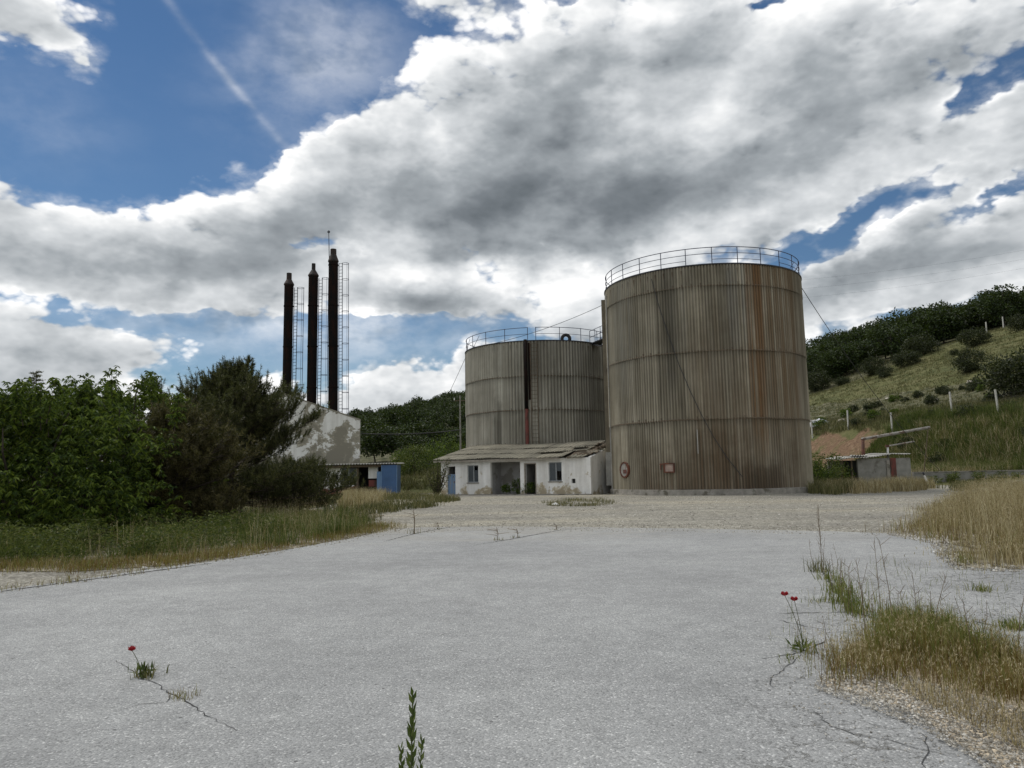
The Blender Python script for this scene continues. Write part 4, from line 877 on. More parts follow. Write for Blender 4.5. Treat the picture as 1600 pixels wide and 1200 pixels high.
# white leaning pipe post
a_ = atY(1442, 738, 56); b_ = atY(1452, 760, 56); b_.z = -.1
wp = thing('marker_post', 'white leaning pipe post in front of the low wall', 'post', (b_.x, b_.y, 0)); o_ = Vector((b_.x, b_.y, 0))
mid = b_.lerp(a_, .45); MB().rod(b_, mid, .11, .105, 10).build('sleeve', M['post'], wp, o_); MB().rod(mid, a_.lerp(mid, .35), .10, .05, 10).build('shaft', M['white'], wp, o_); MB().rod(a_.lerp(mid, .38), a_, .05, .06, 10).build('tip', M['dark_metal'], wp, o_)
# fence
fpos = []
for i, (u, v, Y) in enumerate(((1269, 674, 98), (1325, 664, 92), (1393, 656, 83), (1488, 650, 77), (1560, 643, 71), (1655, 636, 66))):
    p = atY(u, v, Y); fpos.append(Vector((p.x, p.y, Hs(p.x, p.y))))
wheres = ['farthest pale fence post, right beside the tall tank', 'pale fence post above the red earth, second from the tall tank', 'pale fence post standing above the shed roof', 'pale fence post above the right end of the slanting pipe', 'nearest pale fence post in front of the big dark bush', 'pale fence post at the right end of the fence line']
for i, p in enumerate(fpos):
    b = MB(); b.box((0, 0, .95), (.13, .13, 2.7)); b.box((0, 0, 2.32), (.11, .11, .05))
    if i == 5: continue
    o = b.build('fence_post', M['post'], None, loc=p); o.rotation_euler = (0, R_((-1.5, 1, -1, -2, -4)[i]), .3)
    tag(o, wheres[i], 'fence post', 'concrete fence posts along the bank')
    if i < 5:
        q = fpos[i + 1]; b = MB()
        for z in (.5, .95, 1.4, 1.85): b.tube([Vector((0, 0, z)), (q - p) * .5 + Vector((0, 0, z - .06)), q - p + Vector((0, 0, z))], .006, 4)
        w = b.build('wire_strand', M['cable'], o)
for i, (u, v, lab) in enumerate(((1488, 527, 'small far fence post left of the others high on the grassy hill'), (1542, 522, 'small far fence post in the middle high on the grassy hill'), (1568, 513, 'small far fence post nearest the dark wood on the hilltop'))):
    p = P_on(u, v, 95); b = MB(); b.box((0, 0, 1.0), (.16, .16, 2.6)); o = b.build('fence_post', M['post'], None, loc=(p.x, p.y, Hs(p.x, p.y))); tag(o, lab, 'fence post', 'fence posts high on the hill')
# plastic heap by the fence
p = P_on(1281, 667, 85); p.z = Hs(p.x, p.y)
V = []; 
b = MB()
tmp = MB().lathe([(0.05, .9)] + [(1.5 * math.sin(a), .95 * math.cos(a)) for a in np.linspace(.15, 1.57, 8)], 28)
vs = []
for q in tmp.v:
    n_ = mnoise.noise(Vector(q) * 2.2) * .35 + mnoise.noise(Vector(q) * 6) * .15; vs.append(Vector(q) * (1 + n_) + Vector((0, 0, -.1)))
b.add(vs, tmp.f); o = b.build('plastic_heap', M['plastic'], None, loc=p); tag(o, 'crumpled grey plastic sheeting heaped beside the fence next to the tall tank', 'heap')

# ------------------------------------------------------------------ cables
def sag_line(name, a, b_, r, sag, label, n=18, cat='cable', group=None):
    a = Vector(a); b_ = Vector(b_); O = a.copy(); pts = []
    for i in range(n + 1):
        t = i / n; pts.append(a.lerp(b_, t) - Vector((0, 0, sag * 4 * t * (1 - t))) - O)
    o = MB().tube(pts, r, 5).build(name, M['cable'], None, loc=O); return tag(o, label, cat, group)
tpR = world_of(bigc, biga, loc_phi(92, BIG_R + .05, BIG_H - .2)); ge = atY(1470, 655, 64); ge.z = Hs(ge.x, ge.y) + .3
sag_line('guy_cable', tpR, ge, .022, .9, 'dark cable running from the tall tank top down to the right bank')
cE = bxz(560, 676, 63); pole_b = atY(720, 735, 74)
pole = thing('utility_pole', 'thin pale utility pole just left of the shorter tank', 'pole', (pole_b.x, 74, Hs(pole_b.x, 74)))
pz0 = Hs(pole_b.x, 74); ph_ = atY(720, 618, 74).z - pz0
MB().rod((0, 0, -.2), (0, 0, ph_), .09, .06, 10).build('mast', M['pipe'], pole); MB().box((0, 0, ph_ - .5), (1.0, .07, .07)).build('crossarm', M['wood'], pole)
b = MB()
for x in (-.55, 0, .55): b.rod((x, 0, ph_ - .45), (x, 0, ph_ - .22), .05, n=8)
b.build('insulator', M['white'], pole); MB().rod((.1, .1, .0), (-.0, 0, ph_ * .55), .05, n=6).build('stay_prop', M['wood'], pole)
sag_line('service_cable', (xr, BY + .5, cE[1]), (pole_b.x, 74, pz0 + ph_ * .52), .05, .2, 'black cable from the peeling white building to the thin pole')
a = world_of(smc, sma, loc_phi(-88, SM_R + .05, SM_H - .3)); e = atY(640, 655, 75); e.z = Hs(e.x, e.y) + .5
sag_line('guy_cable', a, e, .018, .2, 'thin stay cable dropping left from the shorter tank')
a = world_of(smc, sma, loc_phi(-60, SM_R, SM_H + .1)); e = world_of(bigc, biga, loc_phi(-95, BIG_R + .05, 13.2))
sag_line('link_cable', a, e, .018, -.1 + .5, 'thin cable rising from the shorter tank roof to the taller tank')
for k in range(3):
    a = Vector((62, 290, 64 + k * 3.5)); e = Vector((260, 290, 88 + k * 3.5))
    sag_line('power_line', a, e, .018, 5, 'faint thin overhead line crossing the sky above the right hill', 30, 'cable', 'overhead power lines above the right hill')

# ------------------------------------------------------------------ vegetation builders
def crown_mesh(name, rg, h, w, nclump, per, leaf, mat, z0=.15, trunk=True, flat=1.0):
    """small tree or bush seen from afar: clumps of leaf faces in an uneven crown"""
    C = []; D = []
    cc = np.array([0, 0, h * (z0 + 1) / 2]); rz = h * (1 - z0) / 2; rx = w / 2
    ds = unit(rg.normal(size=(nclump, 3))); rad = rg.uniform(.45, 1.0, nclump) ** .6
    cl = cc + ds * np.stack([rx * rad, rx * rad, rz * rad * flat], 1) * rg.uniform(.8, 1.08, (nclump, 1))
    for k in range(nclump):
        r = rg.uniform(.13, .24) * w; q = unit(rg.normal(size=(per, 3))) * (rg.uniform(.2, 1, (per, 1)) ** .5) * r * np.array([1, 1, .75])
        C.append(cl[k] + q); D.append(q + rg.normal(size=(per, 3)) * r * .6)
    C = np.vstack(C); D = np.vstack(D); C[:, 2] = np.maximum(C[:, 2], .05)
    n = len(C); V, F = leaf_quads(C, D, rg.uniform(.7, 1.4, n) * leaf, rg.uniform(.6, 1.2, n) * leaf * .75, rg)
    mi = np.zeros(len(F), np.int32); faces = [F]; mats = [mat]
    if trunk:
        b = MB(); b.tube([(0, 0, -.5), (.05 * w, 0, h * .25), (0, .04 * w, h * .7)], .035 * h * .6, 6, .01 * h)
        for k in range(6):
            t = cl[rg.integers(nclump)]; b.rod((0, 0, h * rg.uniform(.15, .4)), t, .012 * h, .004 * h, 5)
        tv = np.array(b.v); off = len(V); V = np.vstack([V, tv]); tf = [tuple(i + off for i in f) for f in b.f]
        me = bpy.data.meshes.new(name); me.from_pydata(V.tolist(), [], F.tolist() + tf); me.materials.append(mat); me.materials.append(M['bark'])
        me.polygons.foreach_set('material_index', np.array([0] * len(F) + [1] * len(tf), np.int32)); me.update(); return me
    return np_mesh(name, V, faces, mats)
def two_part(name, label, cat, loc, crown_me, trunk_mb, group=None):
    t = thing(name, label, cat, loc, 0, group); trunk_mb.build('trunk', M['bark'], t); link('crown', crown_me, t); return t

def broad_tree(u, Y, h, w, seed, label, mat):
    """bushy broadleaf tree with drooping compound leaves and upright shoots"""
    rg = np.random.default_rng(seed); base = atY(u, 700, Y); base.z = 0
    b = MB(); tips = []
    nst = 6
    for k in range(nst):
        a = 2 * PI * k / nst + rg.uniform(-.4, .4); sp = rg.uniform(.15, .5) * w; p = Vector((0, 0, -.1)); pts = [p]
        top = Vector((math.cos(a) * sp, math.sin(a) * sp, h * rg.uniform(.6, .95)))
        for j in range(1, 6): q = Vector((0, 0, 0)).lerp(top, j / 5) + Vector((rg.normal() * .07, rg.normal() * .07, 0)); q.x *= (j / 5) ** .4; pts.append(q)
        b.tube(pts, .06, 6, .012); tips += pts[2:]
    nc = int(150 * (w / 5) * (h / 4)); C = []; D = []
    th = rg.uniform(0, 2 * PI, nc); zz = rg.uniform(.03, 1.0, nc); prof = np.interp(zz, [0, .2, .5, .8, .95, 1], [.85, .98, 1.0, .78, .5, .3])
    rr_ = (w / 2) * prof * rg.uniform(.25, 1, nc) ** .45 * (1 + .18 * np.sin(3 * th + seed) + .12 * np.sin(7 * th))
    cl = np.stack([np.cos(th) * rr_, np.sin(th) * rr_, zz * h * (.90 + .10 * np.sin(2 * th + seed))], 1)
    # upright leafy shoots poking out of the top
    sh = []
    for k in range(16):
        a = rg.uniform(0, 2 * PI); r0 = rg.uniform(0, .46) * w; x, y = r0 * math.cos(a), r0 * math.sin(a); zt = h * rg.uniform(.90, 1.10); tl = rg.normal(0, .18, 2)
        for j in range(6): sh.append((x + tl[0] * j / 3, y + tl[1] * j / 3, zt - (5 - j) * .16))
        b.rod((x, y, zt - 1.0), (x + tl[0] * 1.7, y + tl[1] * 1.7, zt), .014, .004, 5)
    cl = np.vstack([cl, np.array(sh)]); ns_ = len(sh)
    for k, c in enumerate(cl):
        small_ = k >= len(cl) - ns_
        m = 60 if small_ else 150; r = .15 if small_ else rg.uniform(.26, .48)
        # rosettes: each leaf hangs outwards and down
        nros = max(2, m // 9); rc = c + rg.normal(size=(nros, 3)) * r * np.array([.6, .6, .5])
        for q in rc:
            a = rg.uniform(0, 2 * PI, 9); up = rg.uniform(-.9, .25, 9); C.append(np.repeat(q[None], 9, 0) + rg.normal(size=(9, 3)) * .015); D.append(np.stack([np.cos(a), np.sin(a), up], 1))
    C = np.vstack(C); D = np.vstack(D); n = len(C); C[:, 2] = np.maximum(C[:, 2], .12)
    V, F = leaf_quads(C, D, rg.uniform(.09, .165, n), rg.uniform(.032, .055, n), rg, .3)
    return two_part('broadleaf_tree', label, 'tree', base, np_mesh('crown', V, [F], [mat]), b, 'bushy broadleaf trees on the left verge')

def pine_tree(u, Y, h, prof, seed, label, mat, lead=True, nbr=70, base_z=.4):
    """open mountain pine: trunk, curved limbs, upright bottle-brush shoots. prof: list of (rel height, radius)"""
    rg = np.random.default_rng(seed); base = atY(u, 700, Y); base.z = 0
    b = MB(); b.tube([(0, 0, -.2), (.05, 0, h * .35), (-.03, .05, h * .7), (.10, 0, h * .84)], .15, 8, .03); shoots = []
    for k in range(nbr):
        f = base_z / h + (1 - base_z / h) * ((k + rg.uniform(0, 1)) / nbr); R = np.interp(f, [p[0] for p in prof], [p[1] for p in prof]) * rg.uniform(.45, 1.22)
        a = k * 2.4 + rg.uniform(-.4, .4); z0 = f * h
        dirv = Vector((math.cos(a), math.sin(a), 0)); pts = []
        droop = (-.30 if f < .3 else .05)
        for j in range(7):
            t = j / 6; pts.append(Vector((0, 0, z0)) + dirv * R * t + Vector((rg.normal() * .04, rg.normal() * .04, R * (droop * t + (.42 if f > .3 else .30) * t * t))))
        b.tube(pts, max(.012, .045 * (1 - f) + .012), 5, .008)
        nsub = int(3 + R * 4.6)
        for s in range(nsub):
            t = rg.uniform(.18, 1.0); i = min(5, int(t * 6)); p = pts[i].lerp(pts[i + 1], t * 6 - i)
            side = dirv.cross(Vector((0, 0, 1))) * rg.uniform(-1, 1); L = rg.uniform(.25, .75) * (.4 + .45 * R) * (1.15 - .6 * t)
            e = p + (side * .95 + dirv * .5).normalized() * L + Vector((0, 0, rg.uniform(.05, .45) * L)); b.rod(p, e, .008, .005, 4, False)
            for q in (.35, .7, 1.0): 
                w = p.lerp(e, q); shoots.append((w, (dirv * rg.uniform(.0, .5) + side * .3 + Vector((rg.normal() * .22, rg.normal() * .22, rg.uniform(.7, 1.3)))).normalized(), rg.uniform(.26, .55)))
        shoots.append((pts[-1], (dirv * .35 + Vector((0, 0, 1))).normalized(), .62))
    if lead:
        for (dx, dy, hz, ht, z0) in ((.62, .0, 1.08, .36, .60), (.30, .2, .99, .32, .62), (-.35, -.1, .93, .30, .58), (.95, .1, .92, .30, .5)):
            a_ = Vector((dx * .35, dy * .3, h * z0)); e_ = Vector((dx, dy, h * hz)); b.tube([a_, a_.lerp(e_, .5) + Vector((.03, 0, 0)), e_], .045, 6, .014)
            for lv in range(7):
                p = a_.lerp(e_, .40 + .58 * lv / 6); k_ = 6 if lv < 6 else 3
                for j in range(k_):
                    an = j * 6.28 / k_ + lv; L = .42 * (1.12 - .55 * lv / 6); d_ = Vector((math.cos(an), math.sin(an), .45)).normalized(); q = p + d_ * L * (.3 if lv == 6 else 1); b.rod(p, q, .011, .007, 4, False)
                    shoots.append((q - d_ * .1, (d_ * .35 + Vector((0, 0, 1))).normalized(), rg.uniform(.24, .36))); shoots.append((p.lerp(q, .5), (d_ + Vector((0, 0, .6))).normalized(), .22))
            shoots.append((e_ - Vector((0, 0, .1)), Vector((0, 0, 1)), ht))
    P_ = np.array([s[0] for s in shoots]); Dv = np.array([s[1] for s in shoots]); Ls = np.array([s[2] for s in shoots]); m = 56
    n = len(P_) * m; t = rg.uniform(0, 1, n); B_ = np.repeat(P_, m, 0) + np.repeat(Dv * Ls[:, None], m, 0) * t[:, None]
    nd_ = unit(np.repeat(Dv, m, 0) * .95 + unit(rg.normal(size=(n, 3)))); V, F = needle_tris(B_, nd_, rg.uniform(.10, .18, n), .019, rg)
    print('pine shoots', len(P_))
    return two_part('pine_tree', label, 'tree', base, np_mesh('crown', V, [F], [mat]), b)

broad_tree(-70, 19.0, 3.5, 5.4, 1, 'bushy green tree cut off by the left edge of the photo', M['leaf'])
broad_tree(42, 18.8, 3.55, 4.6, 2, 'bushy green tree below the pointed conifer tip', M['leaf'])
broad_tree(135, 20.3, 3.8, 4.8, 3, 'bushy green tree in the middle of the left thicket with leafy shoots on top', M['leaf'])
broad_tree(212, 25.5, 4.6, 5.2, 4, 'bushy green tree with tall loose shoots next to the brownish pine', M['leaf'])
broad_tree(90, 27, 4.5, 6.5, 6, 'darker green tree standing behind the front row of bushy trees', M['leaf'])
broad_tree(-20, 26, 4.5, 6.0, 7, 'green tree behind the thicket at the far left', M['leaf'])
pine_tree(362, 31.0, 5.75, [(0, 3.3), (.12, 4.1), (.3, 3.6), (.45, 2.9), (.63, 2.2), (.8, 1.25), (.9, .6), (1, .2)], 21, 'large dark spreading pine with a tall leader in front of the chimneys', M['needle'], True, 150, .55)
pine_tree(272, 22.8, 3.2, [(0, 1.6), (.15, 2.0), (.4, 1.9), (.65, 1.4), (.85, .8), (1, .3)], 22, 'smaller brownish pine between the green trees and the large pine', M['needle_brown'], False, 80, .35)
pine_tree(470, 33.5, 1.7, [(0, 1.5), (.3, 1.5), (.6, 1.1), (1, .4)], 23, 'low young pine at the right foot of the large pine', M['needle'], False, 40, .08)
def conifer(u, Y, vt, seed, label):
    rg = np.random.default_rng(seed); base = atY(u, 700, Y); base.z = 0; h = atY(u, vt, Y).z; b = MB(); b.tube([(0, 0, -.2), (0, 0, h * .5), (0.05, 0, h)], .16, 6, .01); C = []; D = []
    for k in range(64):
        f = .3 + .69 * k / 64; z = f * h; R = (1 - f) * h * .30 * rg.uniform(.7, 1.25) + .12; a = k * 2.399
        d = Vector((math.cos(a), math.sin(a), .18)); e = Vector((0, 0, z)) + d * R; b.rod((0, 0, z), e, .014, .005, 4)
        m = int(30 + 90 * R); t = rg.uniform(.15, 1, m); q = np.array((0, 0, z)) + np.outer(t, np.array(d) * R) + rg.normal(size=(m, 3)) * np.array([.07, .07, .025]); C.append(q); D.append(rg.normal(size=(m, 3)) * np.array([1, 1, .3]) + np.array(d) * .8)
    C = np.vstack(C); D = np.vstack(D); V, F = leaf_quads(C, D, .16, .035, rg); two_part('cedar_tree', label, 'tree', base, np_mesh('crown', V, [F], [M['needle']]), b)
conifer(50, 40, 578, 31, 'pointed conifer tip rising behind the left thicket')
conifer(92, 42, 603, 32, 'smaller conifer tip right of the pointed one behind the thicket')

# hill trees: shared meshes, individual objects
rgH = np.random.default_rng(77)
oaks = [crown_mesh('oak_tree', np.random.default_rng(100 + k), 7.0, 6.8, 46, 62, .42, M['leaf_hill']) for k in range(5)]
bushes = [crown_mesh('juniper_bush', np.random.default_rng(200 + k), 3.0, 3.6, 60, 90, .17, M['leaf_bush'], z0=.0, trunk=False) for k in range(3)]
nwood = 0
def plant(me, name, x, y, sc, label, cat, group=None, sz=1.0):
    o = link(name, me); o.location = (x, y, Hs(x, y) - .15); o.rotation_euler = (0, 0, rgH.uniform(0, 6.28)); o.scale = (sc * rgH.uniform(.82, 1.22), sc * rgH.uniform(.82, 1.22), sc * sz); return tag(o, label, cat, group)
grid = [(x, y) for y in np.arange(150, 262, 6.2) for x in np.arange(52, 190, 6.2)]
for x, y in grid:
    x += rgH.uniform(-2.4, 2.4); y += rgH.uniform(-2.4, 2.4); t = x / y; s = float(sdist(x, y))
    if not (.35 < t < .73) or s < 12 or s > 118: continue
    if y < 153 + 8 * mnoise.noise(Vector((x * .06, 0, 2))) + 3: continue
    if y > 205 and s < 40: continue
    sc = rgH.uniform(.62, 1.12) * (.8 if s < 35 else 1.0 if s < 58 else 1.25); plant(oaks[rgH.integers(5)], 'oak_tree', x, y, sc, 'dark round crowned tree in the wood on the right hill', 'tree', 'trees of the wood on the right hill', rgH.uniform(.8, 1.1)); nwood += 1
nleft = 0
for y in np.arange(104, 312, 7.6):
    for x in np.arange(-.215 * y - 3, -.045 * y, 6.6):
        x2 = x + rgH.uniform(-2.4, 2.4); y2 = y + rgH.uniform(-2.8, 2.8)
        if Hs(x2, y2) < 1.2 and y2 < 110: continue
        if x2 < -.19 * y2 and y2 < 150: continue
        sc = rgH.uniform(.6, 1.05); plant(oaks[rgH.integers(5)], 'oak_tree', x2, y2, sc, 'dark tree of the wooded slope between the white buildings', 'tree', 'trees of the wooded slope behind', rgH.uniform(.8, 1.15)); nleft += 1
print('trees', nwood, nleft)
for i, (u, v, wpx, lab) in enumerate(((1518, 582, 52, 'round dark juniper bush alone on the open grassy slope'), (1588, 620, 92, 'largest dark bush on the slope, beside the nearest fence post'), (1522, 541, 38, 'dark bush just above the round juniper on the slope'), (1492, 556, 16, 'small dark bush left of the round juniper'),
      (1417, 572, 36, 'dark bush at the lower edge of the wood'), (1440, 556, 44, 'dense bush at the wood edge above the grass'), (1366, 586, 40, 'broad bush where wood and pale grass meet'), (1316, 602, 20, 'small dark bush on the grass right of the tall tank'), (1276, 612, 44, 'dark bush right beside the upper half of the tall tank'), (1384, 590, 26, 'low bush just below the wood on the pale grass'), (1596, 517, 38, 'dark bush near the upper fence posts at the right edge'), (1340, 568, 40, 'tall bush before the wood on the right of the tank'))):
    p = P_on(u, v, 72); k = wpx / 1200 * p.y / 3.7; plant(bushes[i % 3], 'juniper_bush', p.x, p.y, k, lab, 'bush', 'bushes on the right slope', .92 if i != 1 else 1.0)

# shrubs near the buildings
def shrub(u, v, Y, h, w, seed, label, mat, leaf=.09, nc=40, per=70, name='shrub', fit=True):
    p = atY(u, v, Y); z = Hs(p.x, p.y); me = crown_mesh(name, np.random.default_rng(seed), h, w, nc, per, leaf, mat, z0=.0)
    o = link(name, me); o.location = (p.x, p.y, z); return tag(o, label, 'shrub')
shrub(646, 750, 76, 3.4, 3.6, 301, 'green shrub on the bank right of the blue booth', M['leaf_light'], .16)
shrub(672, 735, 82, 3.2, 4.4, 302, 'rounded green shrub behind the small sapling', M['leaf'], .17)
shrub(628, 745, 84, 3.6, 3.0, 306, 'dark green shrub touching the right side of the blue booth', M['leaf'], .17)
shrub(700, 730, 88, 4.0, 4.5, 307, 'shrub half hidden behind the left end of the low building roof', M['leaf'], .18)
shrub(1292, 745, 57, 2.6, 3.0, 303, 'yellowish green shrub between the tall tank and the grey shed', M['leaf_light'], .12)
shrub(1277, 757, 55, 1.9, 1.7, 304, 'low green shrub at the right foot of the tall tank', M['leaf'], .10)
shrub(1312, 752, 58.8, 1.7, 1.7, 308, 'small dark shrub against the open end of the grey shed', M['leaf'], .10)
shrub(1190, 762, 46.6, .95, 1.3, 305, 'small dark weed shrub against the base of the tall tank', M['leaf'], .07, 24, 50)
for s_, h_, w_, lab, sd in ((PORCH1 - .4, 1.15, .95, 'green weed bush in the porch of the low building, left of the dark doorway', 311), (DOOR0 + .15, .9, 1.0, 'green weed bush in the dark doorway of the low building', 312), (PORCH1 - 1.3, .7, .6, 'small dark weed at the back of the porch', 313)):
    q = WP(s_, .3 if sd != 312 else .25, 0.04); me = crown_mesh('weed_bush', np.random.default_rng(sd), h_, w_, 22, 50, .07, M['leaf'], z0=.0); o = link('weed_bush', me); o.location = q; tag(o, lab, 'weed')
# sapling with upright limbs beside the blue door
def sapling(u, v, label, seed):
    rg = np.random.default_rng(seed); p = G(u, v); b = MB(); C = []; D = []
    for k in range(16):
        a = rg.uniform(0, 2 * PI); sp = rg.uniform(.2, 1.15); hh = rg.uniform(1.3, 2.6); pts = [Vector((math.cos(a) * sp * (t ** .8), math.sin(a) * sp * .6 * (t ** .8), hh * t)) for t in np.linspace(0, 1, 6)]; b.tube(pts, .035, 5, .008)
        m = 70; t = rg.uniform(.15, 1, m); C.append(np.stack([np.cos(a) * sp * t ** .8, np.sin(a) * sp * .6 * t ** .8, hh * t], 1) + rg.normal(size=(m, 3)) * .09); D.append(rg.normal(size=(m, 3)) + np.array([0, 0, .8]))
    C = np.vstack(C); D = np.vstack(D); V, F = leaf_quads(C, D, .13, .06, rg); two_part('sapling', label, 'sapling', p, np_mesh('crown', V, [F], [leafmat('sapling_leaves', [(.2, (.03, .04, .012)), (.5, (.075, .085, .026)), (.8, (.13, .13, .05))], .25)]), b)
sapling(682, 776, 'thin upright sapling in front of the blue door of the low building', 41)

# ------------------------------------------------------------------ grass as stuff
def grass_mesh(name, Pn, H, Wd, mat, rg, lean=.35, bend=.5, heads=0.0, headmat=None, hl=.04):
    V, Q, T = blades(Pn, H, Wd, rg, lean, bend); mats = [mat]; midx = [0] * (len(Q) + len(T))
    fl = Q.tolist() + T.tolist()
    if heads > 0:
        k = rg.random(len(Pn)) < heads; tips = V.reshape(-1, 5, 3)[k, 4]; m = len(tips) * 5
        hv, hf = leaf_quads(np.repeat(tips, 5, 0) + rg.normal(size=(m, 3)) * np.array([.004, .004, hl * .5]), rg.normal(size=(m, 3)) * .35 + np.array([0, 0, .8]), hl, hl * .16, rg)
        fl += (hf + len(V)).tolist(); V = np.vstack([V, hv]); mats.append(headmat); midx += [1] * len(hf)
    me = bpy.data.meshes.new(name); me.from_pydata(V.tolist(), [], fl)
    for q in mats: me.materials.append(q)
    me.polygons.foreach_set('material_index', np.array(midx, np.int32)); me.update()
    o = link(name, me); tag(o, kind='stuff'); return o
def clumpy(poly, n, rg, nclump, sig, clip=True):
    c = scatter(poly, nclump, rg); q = c[rg.integers(nclump, size=n)] + rg.normal(size=(n, 2)) * sig; ok = pinp(poly, q[:, 0], q[:, 1]); return q[ok] if clip else q
def P3(q, z=0.0): return np.column_stack([q, np.full(len(q), z)])
rgG = np.random.default_rng(500)
vp = pix_poly([(-260, 902), (0, 889), (100, 890), (200, 885), (300, 876), (360, 868), (460, 853), (560, 834), (600, 823), (560, 815), (420, 800), (200, 808), (-200, 812)])
q = np.vstack([clumpy(vp, 26000, rgG, 420, .22), scatter(vp, 9000, rgG)])
hh = (.20 + .42 * np.clip(vnoise(q[:, 0], q[:, 1], .45, 2.0) + .35, 0, 1.2)) * (.75 + .6 * np.clip(vnoise(q[:, 0], q[:, 1], 1.8, 5.0) + .3, 0, 1))
grass_mesh('verge_grass', P3(q, .01), hh * rgG.uniform(.5, 1.5, len(q)), .011, M['grass_dull'] if False else M['grass'], rgG, .6, .7, heads=.06, headmat=M['straw'])
q = clumpy(vp, 6500, rgG, 260, .3); grass_mesh('dry_verge_grass', P3(q, .01), rgG.uniform(.25, .95, len(q)) * np.where(vnoise(q[:, 0], q[:, 1], .35, 8.0) > 0, 1.0, .55), .007, M['straw'], rgG, .35, .35, heads=.25, headmat=M['straw'])
ep = pix_poly([(-100, 900), (0, 894), (200, 890), (300, 881), (460, 857), (560, 838), (615, 824), (600, 818), (540, 830), (440, 850), (300, 872), (0, 884), (-100, 890)])
q = clumpy(ep, 7000, rgG, 90, .28, False); grass_mesh('reddish_edge_grass', P3(q, .01), rgG.uniform(.06, .22, len(q)), .009, M['straw_red'], rgG, .6, .6)
def herbs(name, poly, ncl, h0, h1, leaf, mat, seed):
    rg = np.random.default_rng(seed); c = scatter(poly, ncl, rg); C = []; D = []
    for x, y in c:
        h = rg.uniform(h0, h1); m = int(60 + 140 * h); t = rg.uniform(.05, 1, m) ** .7; a = rg.uniform(0, 2 * PI, m); r = rg.uniform(0, .28, m) * (.5 + h)
        C.append(np.stack([x + np.cos(a) * r * t ** .5, y + np.sin(a) * r * t ** .5, t * h], 1)); D.append(np.stack([np.cos(a), np.sin(a), rg.uniform(-.3, 1.1, m)], 1))
    C = np.vstack(C); D = np.vstack(D); n = len(C); V, F = leaf_quads(C, D, rg.uniform(.6, 1.3, n) * leaf, rg.uniform(.6, 1.3, n) * leaf * .32, rg, .2); tag(link(name, np_mesh(name, V, [F], [mat])), kind='stuff')
herbs('verge_herbs', pix_poly([(-200, 895), (0, 882), (100, 882), (200, 876), (300, 866), (430, 850), (470, 835), (330, 830), (200, 850), (-200, 860)]), 125, .10, .75, .085, M['leaf_herb'], 801)
herbs('yellow_verge_herbs', pix_poly([(-100, 892), (0, 884), (100, 884), (200, 878), (320, 862), (330, 845), (200, 858), (-100, 868)]), 60, .2, .7, .08, M['leaf_light'], 802)
herbs('crack_herbs', pix_poly([(1390, 975), (1440, 972), (1500, 1000), (1480, 1015), (1420, 1005)]), 16, .06, .2, .05, M['leaf_herb'], 803)
herbs('wall_herbs', [(31, 57.5), (46, 57.5), (46, 60), (31, 60)], 44, .3, .95, .16, M['leaf_herb'], 804)
q = scatter(pix_poly([(1190, 1010), (1250, 930), (1290, 890), (1400, 880), (1600, 900), (1700, 1060), (1500, 1010), (1400, 985), (1290, 1060)]), 420, rgG); grass_mesh('sparse_crack_grass', P3(q, .03), rgG.uniform(.03, .2, len(q)), .0035, M['grass_yellow'], rgG, .5, .6, heads=.2, headmat=M['straw'], hl=.02)
# mid distance strips of grass
for nm, px, n, h0, h1, mt in (('mid_grass', [(520, 800), (560, 778), (640, 772), (690, 777), (720, 782), (700, 790), (640, 797), (590, 806), (600, 812), (540, 822)], 7000, .12, .42, 'grass_dull'),
                              ('booth_straw', [(520, 800), (540, 770), (590, 771), (612, 777), (600, 790), (560, 800)], 3600, .3, .85, 'straw'),
                              ('yard_tufts', [(830, 786), (870, 780), (950, 780), (965, 787), (930, 792), (860, 791)], 1500, .05, .22, 'grass_dull'),
                              ('tank_foot_grass', [(1070, 772), (1110, 766), (1180, 763), (1262, 760), (1268, 768), (1200, 772), (1100, 774)], 5000, .15, .55, 'grass_dull'),
                              ('shed_straw', [(1290, 770), (1320, 763), (1400, 760), (1435, 760), (1470, 764), (1400, 770), (1320, 773)], 3600, .3, .95, 'straw'),
                              ('shed_green', [(1260, 771), (1275, 762), (1330, 762), (1340, 770), (1300, 775)], 3000, .3, .9, 'grass_dull'),
                              ('wall_grass', [(1430, 764), (1440, 757), (1600, 754), (1700, 753), (1700, 762), (1500, 768)], 3500, .15, .5, 'grass_dull')):
    pp_ = pix_poly(px); q = clumpy(pp_, int(n * 1.3), rgG, max(12, n // 90), .35); grass_mesh(nm, P3(q), rgG.uniform(h0, h1, len(q)), .022 if h1 > .3 else .015, M[mt], rgG, .35, .5, heads=.15, headmat=M['straw'])
# large dry grass stand on the right
dp = pix_poly([(1400, 836), (1440, 815), (1450, 800), (1500, 785), (1540, 778), (1700, 775), (1720, 900), (1600, 893), (1530, 892), (1490, 884), (1480, 870), (1520, 858), (1478, 850)])
slab('dry_soil', jitter_poly(dp, .3, .15, 12.0), .036, M['soil'], .03)
q = np.vstack([clumpy(dp, 9000, rgG, 200, .30, False), scatter(dp, 2600, rgG)]); dpx = (q[:, 0] / q[:, 1]); hs = np.clip((dpx - .49) * 6.5, .18, .72) * np.clip((q[:, 1] - 13) / 5 + .45, .4, 1.1)
grass_mesh('dry_tall_grass', P3(q, .02), hs * rgG.uniform(.6, 1.35, len(q)), .010, M['straw'], rgG, .3, .4, heads=.5, headmat=M['straw'], hl=.045)
q = clumpy(dp, 8000, rgG, 150, .32, False); grass_mesh('reddish_low_grass', P3(q, .02), rgG.uniform(.08, .4, len(q)), .010, M['straw_red'], rgG, .45, .5)
